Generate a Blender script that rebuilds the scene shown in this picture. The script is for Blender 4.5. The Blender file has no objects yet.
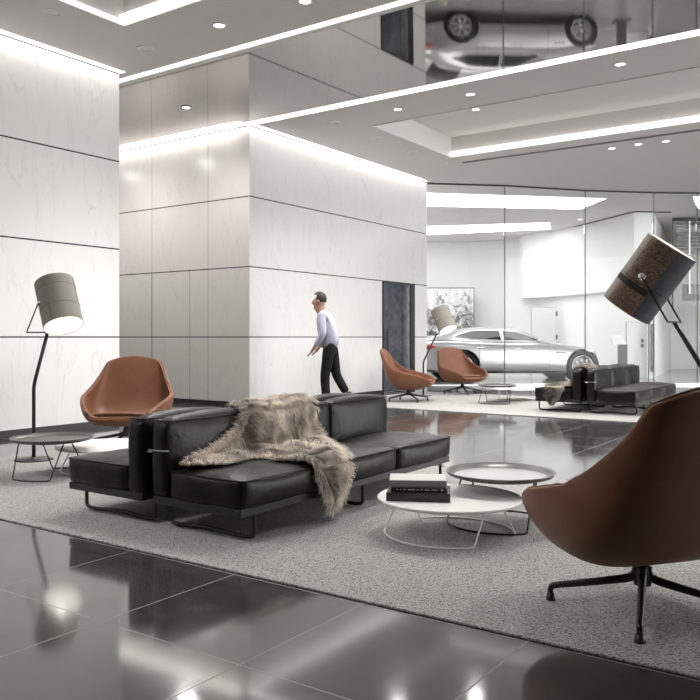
import bpy, bmesh, math, random
from mathutils import Vector, Matrix, noise
R = math.radians
PI = math.pi
random.seed(7)
SC = bpy.context.scene
COL = SC.collection
T = R(34.8)
CR = Vector((math.cos(T), math.sin(T), 0))      # direction to the right of the view
CT = Vector((math.sin(T), -math.cos(T), 0))     # direction towards the viewer
UP = Vector((0, 0, 1))

# ------------------------------------------------------------------ materials
def mat(name, col=(.8, .8, .8), rough=.5, metal=0, ior=1.5, spec=None, emit=None, estr=0, sheen=0, coat=0):
    m = bpy.data.materials.new(name); m.use_nodes = True
    b = m.node_tree.nodes['Principled BSDF']
    b.inputs['Base Color'].default_value = (*col, 1)
    b.inputs['Roughness'].default_value = rough
    b.inputs['Metallic'].default_value = metal
    b.inputs['IOR'].default_value = ior
    if spec is not None: b.inputs['Specular IOR Level'].default_value = spec
    if emit: b.inputs['Emission Color'].default_value = (*emit, 1); b.inputs['Emission Strength'].default_value = estr
    if sheen: b.inputs['Sheen Weight'].default_value = sheen
    if coat: b.inputs['Coat Weight'].default_value = coat; b.inputs['Coat Roughness'].default_value = .05
    return m

class NT:
    def __init__(s, m): s.m = m; s.t = m.node_tree; s.b = s.t.nodes['Principled BSDF']
    def n(s, typ, **kw):
        x = s.t.nodes.new(typ)
        for k, v in kw.items(): setattr(x, k, v)
        return x
    def l(s, a, b): s.t.links.new(a, b)
    def math(s, op, a, b=None, c=None):
        x = s.n('ShaderNodeMath', operation=op)
        for i, v in enumerate((a, b, c)):
            if v is None: continue
            if hasattr(v, 'links'): s.l(v, x.inputs[i])
            else: x.inputs[i].default_value = v
        return x.outputs[0]
    def coords(s):
        c = s.n('ShaderNodeTexCoord'); return c.outputs['Object']
    def noise(s, vec, scale, detail=3, rough=.5, dist=0):
        x = s.n('ShaderNodeTexNoise'); x.inputs['Scale'].default_value = scale; x.inputs['Detail'].default_value = detail
        x.inputs['Roughness'].default_value = rough; x.inputs['Distortion'].default_value = dist
        if vec is not None: s.l(vec, x.inputs['Vector'])
        return x.outputs['Fac']
    def ramp(s, fac, stops):
        x = s.n('ShaderNodeValToRGB'); e = x.color_ramp.elements
        while len(e) < len(stops): e.new(.5)
        for i, (p, c) in enumerate(stops):
            e[i].position = p; e[i].color = (*c, 1) if len(c) == 3 else c
        s.l(fac, x.inputs['Fac']); return x.outputs['Color']
    def mix(s, fac, a, b):
        x = s.n('ShaderNodeMix', data_type='RGBA')
        for sock, v in ((x.inputs['Factor'], fac), (x.inputs['A'], a), (x.inputs['B'], b)): pass
        ins = [i for i in x.inputs if i.enabled]
        for sock, v in zip(ins, (fac, a, b)):
            if hasattr(v, 'links'): s.l(v, sock)
            else: sock.default_value = v if isinstance(v, (int, float)) else (*v, 1)
        return [o for o in x.outputs if o.enabled][0]
    def bump(s, h, strength=.2, dist=.01):
        x = s.n('ShaderNodeBump'); x.inputs['Strength'].default_value = strength; x.inputs['Distance'].default_value = dist
        s.l(h, x.inputs['Height']); s.l(x.outputs['Normal'], s.b.inputs['Normal'])
    def base(s, c): s.l(c, s.b.inputs['Base Color'])

def marble(name, tone=(.80, .79, .775), axis='Y', vjoints=(), joints=True):
    m = mat(name, tone, .22, spec=.4); k = NT(m)
    co = k.coords(); sep = k.n('ShaderNodeSeparateXYZ'); k.l(co, sep.inputs[0])
    mp = k.n('ShaderNodeMapping'); k.l(co, mp.inputs['Vector'])
    mp.inputs['Rotation'].default_value = (R(35), R(35), R(20)); mp.inputs['Scale'].default_value = (2.2, 2.2, .55)
    n1 = k.noise(mp.outputs[0], 1.1, 8, .62, 1.2)
    veins = k.ramp(n1, [(0, (0, 0, 0)), (.485, (0, 0, 0)), (.5, (1, 1, 1)), (.515, (0, 0, 0))])
    n2 = k.noise(co, 1.3, 2)
    vf = k.math('MULTIPLY', k.math('MULTIPLY', veins, n2), .42)
    c = k.mix(vf, tone, tuple(x * .55 for x in tone))
    cl = k.noise(mp.outputs[0], 2.0, 5, .6)
    c = k.mix(k.math('MULTIPLY', cl, .2), c, tuple(x * .78 for x in tone))
    if joints:
        z = k.math('DIVIDE', sep.outputs['Z'], 1.1)
        f = k.math('ABSOLUTE', k.math('SUBTRACT', z, k.math('ROUND', z)))
        j = k.math('LESS_THAN', f, .0075)
        for vx, zmax, wd in vjoints:
            a = k.math('LESS_THAN', k.math('ABSOLUTE', k.math('SUBTRACT', sep.outputs[axis], vx)), wd)
            a = k.math('MULTIPLY', a, k.math('LESS_THAN', sep.outputs['Z'], zmax))
            j = k.math('MAXIMUM', j, a)
        c = k.mix(j, c, (.015, .015, .015))
        k.l(k.math('ADD', k.math('MULTIPLY', j, .6), .22), k.b.inputs['Roughness'])
    k.base(c); return m

def m_floor():
    m = mat('dark porcelain tile', (.04, .04, .04), .1, ior=2.1); k = NT(m)
    co = k.coords(); sep = k.n('ShaderNodeSeparateXYZ'); k.l(co, sep.inputs[0])
    gx = k.math('DIVIDE', k.math('ADD', sep.outputs['X'], 1.12), .717)
    gy = k.math('DIVIDE', k.math('SUBTRACT', sep.outputs['Y'], 1.99), .745)
    fx = k.math('ABSOLUTE', k.math('SUBTRACT', gx, k.math('ROUND', gx)))
    fy = k.math('ABSOLUTE', k.math('SUBTRACT', gy, k.math('ROUND', gy)))
    j = k.math('LESS_THAN', k.math('MINIMUM', fx, fy), .0042)
    cl = k.noise(co, 2.2, 6, .65, .6)
    c = k.ramp(cl, [(.3, (.036, .0355, .035)), (.7, (.060, .059, .058))])
    wn = k.n('ShaderNodeTexWhiteNoise', noise_dimensions='2D')
    cb = k.n('ShaderNodeCombineXYZ'); k.l(k.math('FLOOR', gx), cb.inputs[0]); k.l(k.math('FLOOR', gy), cb.inputs[1]); k.l(cb.outputs[0], wn.inputs['Vector'])
    c = k.mix(k.math('MULTIPLY', wn.outputs['Value'], .25), c, (.07, .069, .068))
    c = k.mix(j, c, (.16, .155, .15)); k.base(c)
    ro = k.math('ADD', k.math('MULTIPLY', cl, .08), .045)
    k.l(k.math('MAXIMUM', ro, k.math('MULTIPLY', j, .7)), k.b.inputs['Roughness'])
    return m

def m_carpet():
    m = mat('grey loop carpet', (.3, .3, .3), .95, spec=.1, sheen=.2); k = NT(m)
    co = k.coords()
    v = k.n('ShaderNodeTexVoronoi'); v.inputs['Scale'].default_value = 120; k.l(co, v.inputs['Vector'])
    n = k.noise(co, 210, 3, .75); n2 = k.noise(co, 5, 3)
    f = k.math('ADD', k.math('MULTIPLY', v.outputs['Distance'], .55), k.math('MULTIPLY', n, .55))
    c = k.ramp(f, [(.25, (.74, .725, .70)), (.5, (.43, .42, .405)), (.75, (.11, .107, .103))])
    c = k.mix(k.math('MULTIPLY', n2, .25), c, (.30, .29, .28)); k.base(c)
    k.bump(f, .6, .008); return m

def m_leather(name, c1, c2, rough=.42, scale=7, spec=.5, wr=.25):
    m = mat(name, c1, rough, spec=spec); k = NT(m); co = k.coords()
    n = k.noise(co, scale, 5, .6); k.base(k.ramp(n, [(.3, c1), (.7, c2)]))
    g = k.noise(co, 160, 2); w = k.noise(co, 9, 3, .5, 1.5)
    h = k.math('ADD', k.math('MULTIPLY', g, .12), k.math('MULTIPLY', w, 1.0))
    k.bump(h, wr, .012); return m

def m_fabric(name, c1, c2, scale=90, bump=.3, rough=.9):
    m = mat(name, c1, rough, spec=.2); k = NT(m); co = k.coords()
    n = k.noise(co, scale, 4, .7); k.base(k.ramp(n, [(.35, c1), (.65, c2)])); k.bump(n, bump, .004); return m

def m_glass(name, tint=(.985, .99, .988)):
    m = bpy.data.materials.new(name); m.use_nodes = True; t = m.node_tree; t.nodes.clear()
    o = t.nodes.new('ShaderNodeOutputMaterial'); mx = t.nodes.new('ShaderNodeMixShader')
    tr = t.nodes.new('ShaderNodeBsdfTransparent'); tr.inputs[0].default_value = (*tint, 1)
    gl = t.nodes.new('ShaderNodeBsdfGlossy'); gl.inputs['Roughness'].default_value = .01; gl.inputs['Color'].default_value = (.9, .9, .9, 1)
    lw = t.nodes.new('ShaderNodeLayerWeight'); lw.inputs['Blend'].default_value = .5
    pw = t.nodes.new('ShaderNodeMath'); pw.operation = 'POWER'; pw.inputs[1].default_value = 4.5; t.links.new(lw.outputs['Facing'], pw.inputs[0])
    fr = t.nodes.new('ShaderNodeMath'); fr.operation = 'MULTIPLY_ADD'; fr.inputs[1].default_value = .5; fr.inputs[2].default_value = .010; t.links.new(pw.outputs[0], fr.inputs[0])
    t.links.new(fr.outputs[0], mx.inputs[0]); t.links.new(tr.outputs[0], mx.inputs[1]); t.links.new(gl.outputs[0], mx.inputs[2])
    t.links.new(mx.outputs[0], o.inputs[0]); return m

def m_fur():
    m = mat('reindeer fur', (.4, .35, .3), .75, spec=.25, sheen=.3); k = NT(m)
    a = k.n('ShaderNodeVertexColor', layer_name='tone'); k.base(a.outputs['Color']); return m

def m_mural():
    m = mat('grey plant photograph', (.7, .7, .7), .4); k = NT(m); co = k.coords()
    sep = k.n('ShaderNodeSeparateXYZ'); k.l(co, sep.inputs[0])
    n = k.noise(co, 3.2, 8, .7, .8)
    g = k.math('SUBTRACT', n, k.math('MULTIPLY', k.math('SUBTRACT', sep.outputs['Z'], 1.6), .11))
    c = k.ramp(g, [(.44, (.80, .80, .80)), (.50, (.35, .35, .35)), (.58, (.05, .05, .05)), (.7, (.25, .25, .25))])
    w = k.n('ShaderNodeTexWave', wave_type='BANDS', bands_direction='X'); w.inputs['Scale'].default_value = 1.6; w.inputs['Distortion'].default_value = 1.0
    k.l(co, w.inputs['Vector'])
    c = k.mix(k.math('MULTIPLY', w.outputs['Fac'], .22), c, (.45, .45, .45)); k.base(c); return m

M = {}
M['marble_left'] = marble('white marble left', (.89, .88, .865))
M['marble_col'] = marble('white marble column', (.80, .795, .79), 'Y')
M['marble_mid'] = marble('cream marble', (.70, .665, .635), 'X', ((-10.64, 2.2, .009), (-9.72, 2.2, .004), (-9.3, 9, .003), (-10.64, 9, .003), (-13, 9, .008)))
M['floor'] = m_floor()
M['carpet'] = m_carpet()
M['ceil'] = mat('matt ceiling paint', (.77, .75, .735), .9, spec=.15)
M['white'] = mat('white wall paint', (.86, .86, .855), .7, spec=.2)
M['mirror'] = mat('dark tinted mirror', (.385, .37, .355), .035, 1.0)
M['black_wall'] = mat('charcoal wall', (.05, .05, .05), .6)
M['sofa'] = m_leather('black leather', (.0035, .0032, .0033), (.009, .0082, .0078), .40, 6, .26, .4)
M['tan'] = m_leather('tan leather', (.18, .072, .038), (.23, .095, .052), .48, 5, .4, .08)
M['tan_dark'] = m_leather('tan leather seam', (.13, .048, .025), (.15, .057, .03), .5, 5, .4, .05)
M['bmetal'] = mat('black powder coat', (.012, .012, .013), .38)
M['wmetal'] = mat('white powder coat', (.82, .81, .79), .4)
M['chrome'] = mat('chrome', (.85, .85, .85), .12, 1)
M['steel'] = mat('brushed steel', (.38, .38, .39), .32, 1)
M['tray_dark'] = mat('dark grey tray enamel', (.10, .094, .088), .32, .3)
M['tray_grey'] = mat('pale grey tray top', (.42, .42, .415), .28)
M['tray_brown'] = mat('taupe tray top', (.085, .078, .07), .36)
M['glass'] = m_glass('clear glass')
M['dglass'] = m_fabric('dark glass painted reflections', (.045, .052, .068), (.11, .12, .145), 3.5, .04, .07); M['dglass'].node_tree.nodes['Principled BSDF'].inputs['Specular IOR Level'].default_value = .8  # mottled paler blue in the colour imitates reflections in the glass
M['gedge'] = mat('glass joint seal', (.10, .11, .11), .5)
M['led'] = mat('led strip', (1, 1, 1), .5, emit=(1, .975, .94), estr=2.6)
M['led2'] = mat('cove led', (1, 1, 1), .5, emit=(1, .98, .95), estr=.95)
M['lens'] = mat('downlight lens', (1, 1, 1), .4, emit=(1, .97, .93), estr=4.5)
M['lens_off'] = mat('unlit downlight lens', (.75, .74, .72), .3)
M['panel_light'] = mat('luminous ceiling panel', (1, 1, 1), .5, emit=(1, 1, 1), estr=3.2)
M['trimw'] = mat('white trim', (.85, .84, .82), .5)
M['shade_khaki'] = m_fabric('khaki canvas', (.27, .255, .225), (.34, .325, .29), 110, .25)
M['shade_tweed'] = m_fabric('brown tweed', (.10, .062, .045), (.40, .285, .215), 95, .7)
M['shade_slate'] = m_fabric('slate denim', (.12, .122, .14), (.165, .167, .185), 120, .2)
M['shade_band'] = m_fabric('dark band', (.055, .045, .037), (.075, .062, .052), 120, .2)
M['liner'] = mat('white shade lining', (.88, .87, .85), .7)
M['bulb'] = mat('lit bulb', (1, 1, 1), .4, emit=(1, .96, .9), estr=7)
M['fur'] = m_fur()
M['hide'] = mat('hide skin', (.33, .28, .235), .9)
M['bk_black'] = mat('black book cover', (.018, .018, .018), .35)
M['bk_grey'] = mat('pale grey book cover', (.62, .60, .58), .5)
M['bk_spine'] = mat('taupe book spine', (.22, .20, .19), .5)
M['bk_dark'] = mat('charcoal book cover', (.045, .044, .042), .4)
M['pages'] = mat('book pages', (.68, .66, .62), .8)
M['ink_white'] = mat('white ink', (.7, .7, .68), .6)
M['skin'] = mat('skin', (.42, .235, .165), .5)
M['hair'] = mat('dark brown hair', (.028, .018, .013), .6)
M['shirt'] = m_fabric('lavender shirt', (.44, .45, .56), (.50, .51, .62), 60, .1)
M['trouser'] = m_fabric('black trousers', (.010, .010, .013), (.016, .016, .02), 60, .1)
M['shoe'] = mat('black shoe leather', (.012, .011, .011), .3)
M['carpaint'] = mat('silver car paint', (.47, .47, .48), .30, .6, coat=1.0)
M['carglass'] = mat('dark car window', (.022, .023, .025), .04, ior=1.45)
M['tyre'] = mat('tyre rubber', (.012, .012, .012), .75)
M['rim'] = mat('silver wheel rim', (.62, .62, .63), .25, .9)
M['redlamp'] = mat('red tail light', (.45, .02, .015), .2)
M['lamp_clear'] = mat('clear headlight', (.75, .75, .76), .1, .4)
M['plastic'] = mat('black plastic', (.015, .015, .015), .5)
M['mural'] = m_mural()
M['screen'] = mat('pale screen', (.72, .72, .72), .2)
M['louvre'] = mat('grey louvre slat', (.20, .20, .20), .5)
M['slab'] = mat('dark slab edge', (.09, .09, .09), .6)
M['kiosk'] = mat('grey kiosk body', (.09, .09, .092), .5)

# ------------------------------------------------------------------ mesh helpers
def obj(name, bm, m=None, parent=None, smooth=False, sub=0, bevel=0, solid=0, mats=None):
    me = bpy.data.meshes.new(name)
    bmesh.ops.recalc_face_normals(bm, faces=bm.faces)
    if smooth:
        for f in bm.faces: f.smooth = True
    bm.to_mesh(me); bm.free()
    for x in (mats or [m]): me.materials.append(x)
    o = bpy.data.objects.new(name, me); COL.objects.link(o)
    if parent: o.parent = parent
    if bevel:
        b = o.modifiers.new('bevel', 'BEVEL'); b.width = bevel; b.segments = 3; b.limit_method = 'ANGLE'
    if solid:
        b = o.modifiers.new('solid', 'SOLIDIFY'); b.thickness = solid; b.offset = -1
    if sub:
        b = o.modifiers.new('sub', 'SUBSURF'); b.levels = sub; b.render_levels = sub
    return o
def B(): return bmesh.new()
def box(bm, a, b, mi=0):
    vs = [bm.verts.new((x, y, z)) for x in (a[0], b[0]) for y in (a[1], b[1]) for z in (a[2], b[2])]
    for q in ((0, 1, 3, 2), (4, 6, 7, 5), (0, 4, 5, 1), (2, 3, 7, 6), (0, 2, 6, 4), (1, 5, 7, 3)):
        f = bm.faces.new([vs[i] for i in q]); f.material_index = mi
    return vs
def hexa(bm, p, mi=0):       # eight points: bottom ring 0-3, top ring 4-7
    v = [bm.verts.new(q) for q in p]
    for q in ((3, 2, 1, 0), (4, 5, 6, 7), (0, 1, 5, 4), (1, 2, 6, 5), (2, 3, 7, 6), (3, 0, 4, 7)):
        bm.faces.new([v[i] for i in q]).material_index = mi
def prism(bm, pts, z0, z1, mi=0):
    a = [bm.verts.new((p[0], p[1], z0)) for p in pts]; b = [bm.verts.new((p[0], p[1], z1)) for p in pts]
    n = len(pts)
    bm.faces.new(a[::-1]).material_index = mi; bm.faces.new(b).material_index = mi
    for i in range(n): bm.faces.new((a[i], a[(i + 1) % n], b[(i + 1) % n], b[i])).material_index = mi
def tube(bm, pts, r, seg=8, closed=False, mi=0):
    pts = [Vector(p) for p in pts]; n = len(pts); rings = []
    rr = r if isinstance(r, (list, tuple)) else [r] * n
    prev = None
    for i, p in enumerate(pts):
        if closed: t = pts[(i + 1) % n] - pts[i - 1]
        else: t = pts[min(i + 1, n - 1)] - pts[max(i - 1, 0)]
        t.normalize()
        if prev is None:
            a = t.cross(UP)
            if a.length < .05: a = t.cross(Vector((1, 0, 0)))
        else: a = prev - t * prev.dot(t)
        a.normalize(); prev = a; b = t.cross(a)
        rings.append([bm.verts.new(p + (a * math.cos(2 * PI * k / seg) + b * math.sin(2 * PI * k / seg)) * rr[i]) for k in range(seg)])
    for i in range(n if closed else n - 1):
        A, C = rings[i], rings[(i + 1) % n]
        for k in range(seg): bm.faces.new((A[k], A[(k + 1) % seg], C[(k + 1) % seg], C[k])).material_index = mi
    if not closed:
        bm.faces.new(rings[0][::-1]).material_index = mi; bm.faces.new(rings[-1]).material_index = mi
def lathe(bm, prof, seg=32, mtx=None, closed=False, mi=0):
    rings = []
    for r, z in prof:
        ring = []
        if r < 1e-6: v = bm.verts.new((0, 0, z)); ring = [v] * seg
        else: ring = [bm.verts.new((r * math.cos(2 * PI * k / seg), r * math.sin(2 * PI * k / seg), z)) for k in range(seg)]
        rings.append(ring)
    n = len(rings)
    for i in range(n if closed else n - 1):
        A, C = rings[i], rings[(i + 1) % n]
        for k in range(seg):
            vs = []
            for v in (A[k], A[(k + 1) % seg], C[(k + 1) % seg], C[k]):
                if v not in vs: vs.append(v)
            if len(vs) > 2: bm.faces.new(vs).material_index = mi
    if mtx:
        done = set()
        for ring in rings:
            for v in ring:
                if v not in done: v.co = mtx @ v.co; done.add(v)
def smoothpath(pts, n=6, closed=False):
    pts = [Vector(p) for p in pts]; out = []; N = len(pts)
    for i in range(N if closed else N - 1):
        if closed: p0, p1, p2, p3 = pts[i - 1], pts[i], pts[(i + 1) % N], pts[(i + 2) % N]
        else: p0, p1, p2, p3 = pts[max(i - 1, 0)], pts[i], pts[i + 1], pts[min(i + 2, N - 1)]
        for k in range(n):
            t = k / n
            out.append(.5 * ((2 * p1) + (p2 - p0) * t + (2 * p0 - 5 * p1 + 4 * p2 - p3) * t * t + (3 * p1 - p0 - 3 * p2 + p3) * t ** 3))
    if not closed: out.append(pts[-1])
    return out
def interp(tab, t):
    if t <= tab[0][0]: return tab[0][1]
    for (a, va), (b, vb) in zip(tab, tab[1:]):
        if t <= b: return va + (vb - va) * (t - a) / (b - a)
    return tab[-1][1]
def sinterp(tab, t):
    # smooth interpolation through a table
    n = len(tab)
    if t <= tab[0][0]: return tab[0][1]
    if t >= tab[-1][0]: return tab[-1][1]
    for i in range(n - 1):
        if t <= tab[i + 1][0]:
            x0, y0 = tab[i]; x1, y1 = tab[i + 1]; h = x1 - x0; u = (t - x0) / h
            m0 = (y1 - tab[i - 1][1]) / (x1 - tab[i - 1][0]) if i > 0 else (y1 - y0) / h
            m1 = (tab[i + 2][1] - y0) / (tab[i + 2][0] - x0) if i < n - 2 else (y1 - y0) / h
            return (2*u**3-3*u*u+1)*y0 + (u**3-2*u*u+u)*h*m0 + (-2*u**3+3*u*u)*y1 + (u**3-u*u)*h*m1
def empty(name, loc=(0, 0, 0), rz=0):
    o = bpy.data.objects.new(name, None); COL.objects.link(o); o.location = loc; o.rotation_euler = (0, 0, rz); o.empty_display_size = .1
    return o
def tag(o, label, cat, group=None):
    o['label'] = label; o['category'] = cat
    if group: o['group'] = group
    return o
def struct(o, label=None):
    o['kind'] = 'structure'
    if label: o['label'] = label
    return o
def copy_tree(o, parent=None):
    c = o.copy(); COL.objects.link(c); c.parent = parent
    for ch in list(o.children): copy_tree(ch, c)
    return c
def area(name, loc, size, power, rot=(0, 0, 0), col=(1, .985, .965), parent=None):
    l = bpy.data.lights.new(name, 'AREA'); l.shape = 'RECTANGLE'; l.size, l.size_y = size; l.energy = power; l.color = col
    o = bpy.data.objects.new(name, l); COL.objects.link(o); o.location = loc; o.rotation_euler = rot
    if parent: o.parent = parent
    return o
def spot(name, loc, power, ang=70, blend=.6, rot=(0, 0, 0), parent=None, rad=.03):
    l = bpy.data.lights.new(name, 'SPOT'); l.energy = power; l.spot_size = R(ang); l.spot_blend = blend; l.shadow_soft_size = rad; l.color = (1, .98, .955)
    o = bpy.data.objects.new(name, l); COL.objects.link(o); o.location = loc; o.rotation_euler = rot
    if parent: o.parent = parent
    return o

# ------------------------------------------------------------------ room shell
H = 4.4
YL, YC = 6.72, 9.34          # end of the left ceiling, face of the marble return
XL, XC = -8.10, -8.40        # left wall, column face
YE = 14.96                   # column end, start of the glass
bm = B(); box(bm, (-16, -5, -.15), (8, 32, 0)); struct(obj('floor', bm, M['floor']), 'polished dark grey tile floor')
bm = B(); box(bm, (XL - .3, -5, 0), (XL, 6.58, 4.75)); struct(obj('wall_left', bm, M['marble_left']), 'white marble wall at the left edge')
bm = B(); box(bm, (-16, YC, 0), (XC, YE, 4.75)); struct(obj('wall_middle', bm, mats=[M['marble_mid'], M['marble_col']]), 'marble clad column block')
o = bpy.data.objects['wall_middle']
for p in o.data.polygons:
    if p.normal.x > .9: p.material_index = 1
bm = B(); box(bm, (-16, -5.2, 0), (8, -5, 4.75)); struct(obj('wall_back', bm, M['black_wall']))
bm = B(); box(bm, (8, -5.2, 0), (8.2, 8.0, 4.75)); box(bm, (8, 8, 4.3), (8.2, 24, 4.75)); box(bm, (8, 24, 0), (8.2, 32, 4.75))
struct(obj('wall_right', bm, M['white']))
bm = B(); box(bm, (-16.2, -5.2, 0), (-16, 32, 4.75)); struct(obj('wall_outer', bm, M['white']))
bm = B(); box(bm, (-16, 32, 0), (8, 32.2, 4.75)); struct(obj('wall_far', bm, M['white']))
# dark skirtings, their black standing in for the shade of the wall-foot recess
bm = B(); box(bm, (XL, -5, 0), (XL + .004, 6.58, .012)); box(bm, (XL, -5, .012), (XL + .006, 6.58, .075)); struct(obj('baseboard_left', bm, M['plastic']))
bm = B(); box(bm, (-16, YC - .006, 0), (XC, YC, .075)); struct(obj('baseboard_middle', bm, M['plastic']))
bm = B(); box(bm, (XC, YC, 0), (XC + .006, 13.2, .06)); struct(obj('baseboard_column', bm, M['plastic']))

def frame_slab(bm, x0, x1, y0, y1, hx0, hx1, hy0, hy1, z0, z1):
    box(bm, (x0, y0, z0), (x1, hy0, z1)); box(bm, (x0, hy1, z0), (x1, y1, z1))
    box(bm, (x0, hy0, z0), (hx0, hy1, z1)); box(bm, (hx1, hy0, z0), (x1, hy1, z1))
bm = B()
frame_slab(bm, XL + .13, 8, -5, YL, -6.78, 3.5, 1.2, 5.57, H, H + .35)
box(bm, (-16, -5, H + .35), (8, YL, H + .45)); box(bm, (-16, 6.58, H), (XL + .13, YL, H + .35))
struct(obj('ceiling', bm, M['ceil']), 'grey ceiling with a lit tray recess at the upper left')
bm = B()
frame_slab(bm, XC + .13, 8, YC, 32, -6.82, 3.5, 10.46, 13.06, H, H + .35)
box(bm, (XC - 8, 15.2, H), (XC + .13, 32, H + .35))
box(bm, (-16, YC, H + .35), (8, 32, H + .45))
struct(obj('ceiling_soffit', bm, M['ceil']), 'lower soffit with a tray recess, running on over the showroom')
# mirrored ceiling strip, hung a hair out of level
bm = B()
my0, my1, mz0, mz1 = YL + .12, YC - .09, H - .014, H + .012
ms = YC - .26; mzs = mz0 + (mz1 - mz0) * (ms - my0) / (my1 - my0)
top = lambda q: q + [(x, y, z + .05) for x, y, z in q]
hexa(bm, top([(XC, my0, mz0), (8, my0, mz0), (8, my1, mz1), (XC, my1, mz1)]))
hexa(bm, top([(-16, my0, mz0), (XC, my0, mz0), (XC, ms, mzs), (-16, ms, mzs)]))
struct(obj('ceiling_mirror', bm, M['mirror']), 'mirrored ceiling strip between the two soffits')
bm = B(); box(bm, (-16, YL, H + .3), (8, YC, H + .4)); struct(obj('ceiling_void', bm, M['black_wall']))
bm = B(); box(bm, (-16, YL + .04, H - .030), (8, YL + .125, H + .06)); struct(obj('trim_1', bm, M['trimw']))
def led(name, a, b, label, m='led'):
    bm = B(); box(bm, a, b); o = obj(name, bm, M[m]); tag(o, label, 'light', 'linear ceiling lights'); return o
led('ceiling_light_strip', (-16, YL + .002, H - .006), (8, YL + .038, H + .04), 'linear light along the left ceiling edge beside the mirror strip')
led('ceiling_light_strip', (XC + .005, YC - .088, H - .006), (8, YC - .004, H + .04), 'linear light along the near edge of the right soffit')
led('ceiling_light_strip', (-6.76, 5.50, H - .012), (3.48, 5.569, H + .08), 'linear light on the far edge of the upper left tray recess', 'led2')
led('ceiling_light_strip', (-6.779, 1.22, H - .012), (-6.755, 5.49, H + .03), 'added glowing strip mimicking the bright lip on the left edge of the upper left tray recess', 'led2')  # added glow mimics the bright lip; no lamp runs along this edge
led('ceiling_light_strip', (-6.80, 12.99, H - .012), (3.48, 13.059, H + .07), 'linear light on the far edge of the right tray recess', 'led2')
bm = B(); box(bm, (-6.86, 13.58, H - .012), (3.5, 13.66, H)); tag(obj('ceiling_vent', bm, M['louvre']), 'thin grey air slot in the right soffit behind the tray recess', 'air slot')
# raised white lips around the trays
for nm, (x0, x1, y0, y1) in {'trim_3': (-6.78, 3.5, 1.2, 5.57), 'trim_4': (-6.82, 3.5, 10.46, 13.06)}.items():
    bm = B(); w = .03
    box(bm, (x0 - w, y0 - w, H - .012), (x1 + w, y0, H + .001)); box(bm, (x0 - w, y1, H - .012), (x1 + w, y1 + w, H + .001))
    box(bm, (x0 - w, y0, H - .012), (x0, y1, H + .001)); box(bm, (x1, y0, H - .012), (x1 + w, y1, H + .001))
    struct(obj(nm, bm, M['trimw']))

# wall-washing coves
PW = 1.0
area('cove_left', (XL + .07, .8, H + .30), (.09, 11.4), 52 * PW)
area('cove_column', (XC + .07, (YC + YE) / 2, H + .30), (.09, YE - YC - .1), 22 * PW)
area('cove_middle', (-12.2, YC - .14, H + .22), (7.5, .14), 62 * PW)
# ------------------------------------------------------------------ glass door in the column
D = struct(empty('door_1', (XC, 13.81, 0)), 'dark glass double door in the marble column')
def dloc(bm, y0, y1, z0, z1, x0=.0, x1=.03): box(bm, (x0, y0, z0), (x1, y1, z1))
bm = B(); dloc(bm, -.60, .42, .02, 2.16, .004, .016); dp = obj('door_leaf', bm, M['dglass'], D)
bm = B(); dloc(bm, .42, .60, 0, 2.19, .0, .03); dloc(bm, -.62, -.60, 0, 2.19, 0, .03); dloc(bm, -.62, .42, 2.16, 2.19, 0, .03); dloc(bm, .10, .112, .02, 2.16, 0, .02); obj('door_frame', bm, M['plastic'], D)
bm = B(); tube(bm, [(.06, -.50, .72), (.06, -.50, 1.26)], .016); tube(bm, [(.0, -.50, .80), (.06, -.50, .80)], .01); tube(bm, [(.0, -.50, 1.18), (.06, -.50, 1.18)], .01)
obj('door_handle', bm, M['bmetal'], dp, True)

# ------------------------------------------------------------------ frameless glass facade
GP = [(-8.40, 14.99), (-7.14, 16.16), (-5.90, 17.74), (-4.70, 18.88), (-3.9, 19.5), (-2.2, 20.9), (1.2, 24.0)]
for i, (a, b) in enumerate(zip(GP, GP[1:])):
    a = Vector((*a, 0)); b = Vector((*b, 0)); d = (b - a).normalized(); n = Vector((-d.y, d.x, 0)) * .006
    bm = B(); p = [a + d * .006 - n, b - d * .006 - n, b - d * .006 + n, a + d * .006 + n]
    hexa(bm, [q + UP * .05 for q in p] + [q + UP * (H - .015) for q in p])
    w = struct(obj('window_%d' % (i + 1), bm, M['glass']), 'frameless clear glass pane of the showroom front')
    bm = B(); hexa(bm, [b - d * .008 - n * 1.5, b + d * .008 - n * 1.5, b + d * .008 + n * 1.5, b - d * .008 + n * 1.5] + [q + UP * H for q in (b - d * .008 - n * 1.5, b + d * .008 - n * 1.5, b + d * .008 + n * 1.5, b - d * .008 + n * 1.5)])
    obj('joint_seal', bm, M['gedge'], w)
    bm = B(); q = [a - n * 3, b - n * 3, b + n * 3, a + n * 3]; hexa(bm, q + [x + UP * .05 for x in q]); obj('bottom_channel', bm, M['steel'], w)
    bm = B(); hexa(bm, [x + UP * (H - .03) for x in q] + [x + UP * (H + .01) for x in q]); obj('top_channel', bm, M['plastic'], w)
    # glass stiffening fin standing off the joint
    f = -CT * .12; s = d * .006
    bm = B(); q = [b - s, b + s, b + s + f, b - s + f]; hexa(bm, [x + UP * .05 for x in q] + [x + UP * (H - .02) for x in q]); obj('glass_fin', bm, M['glass'], w)

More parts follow.
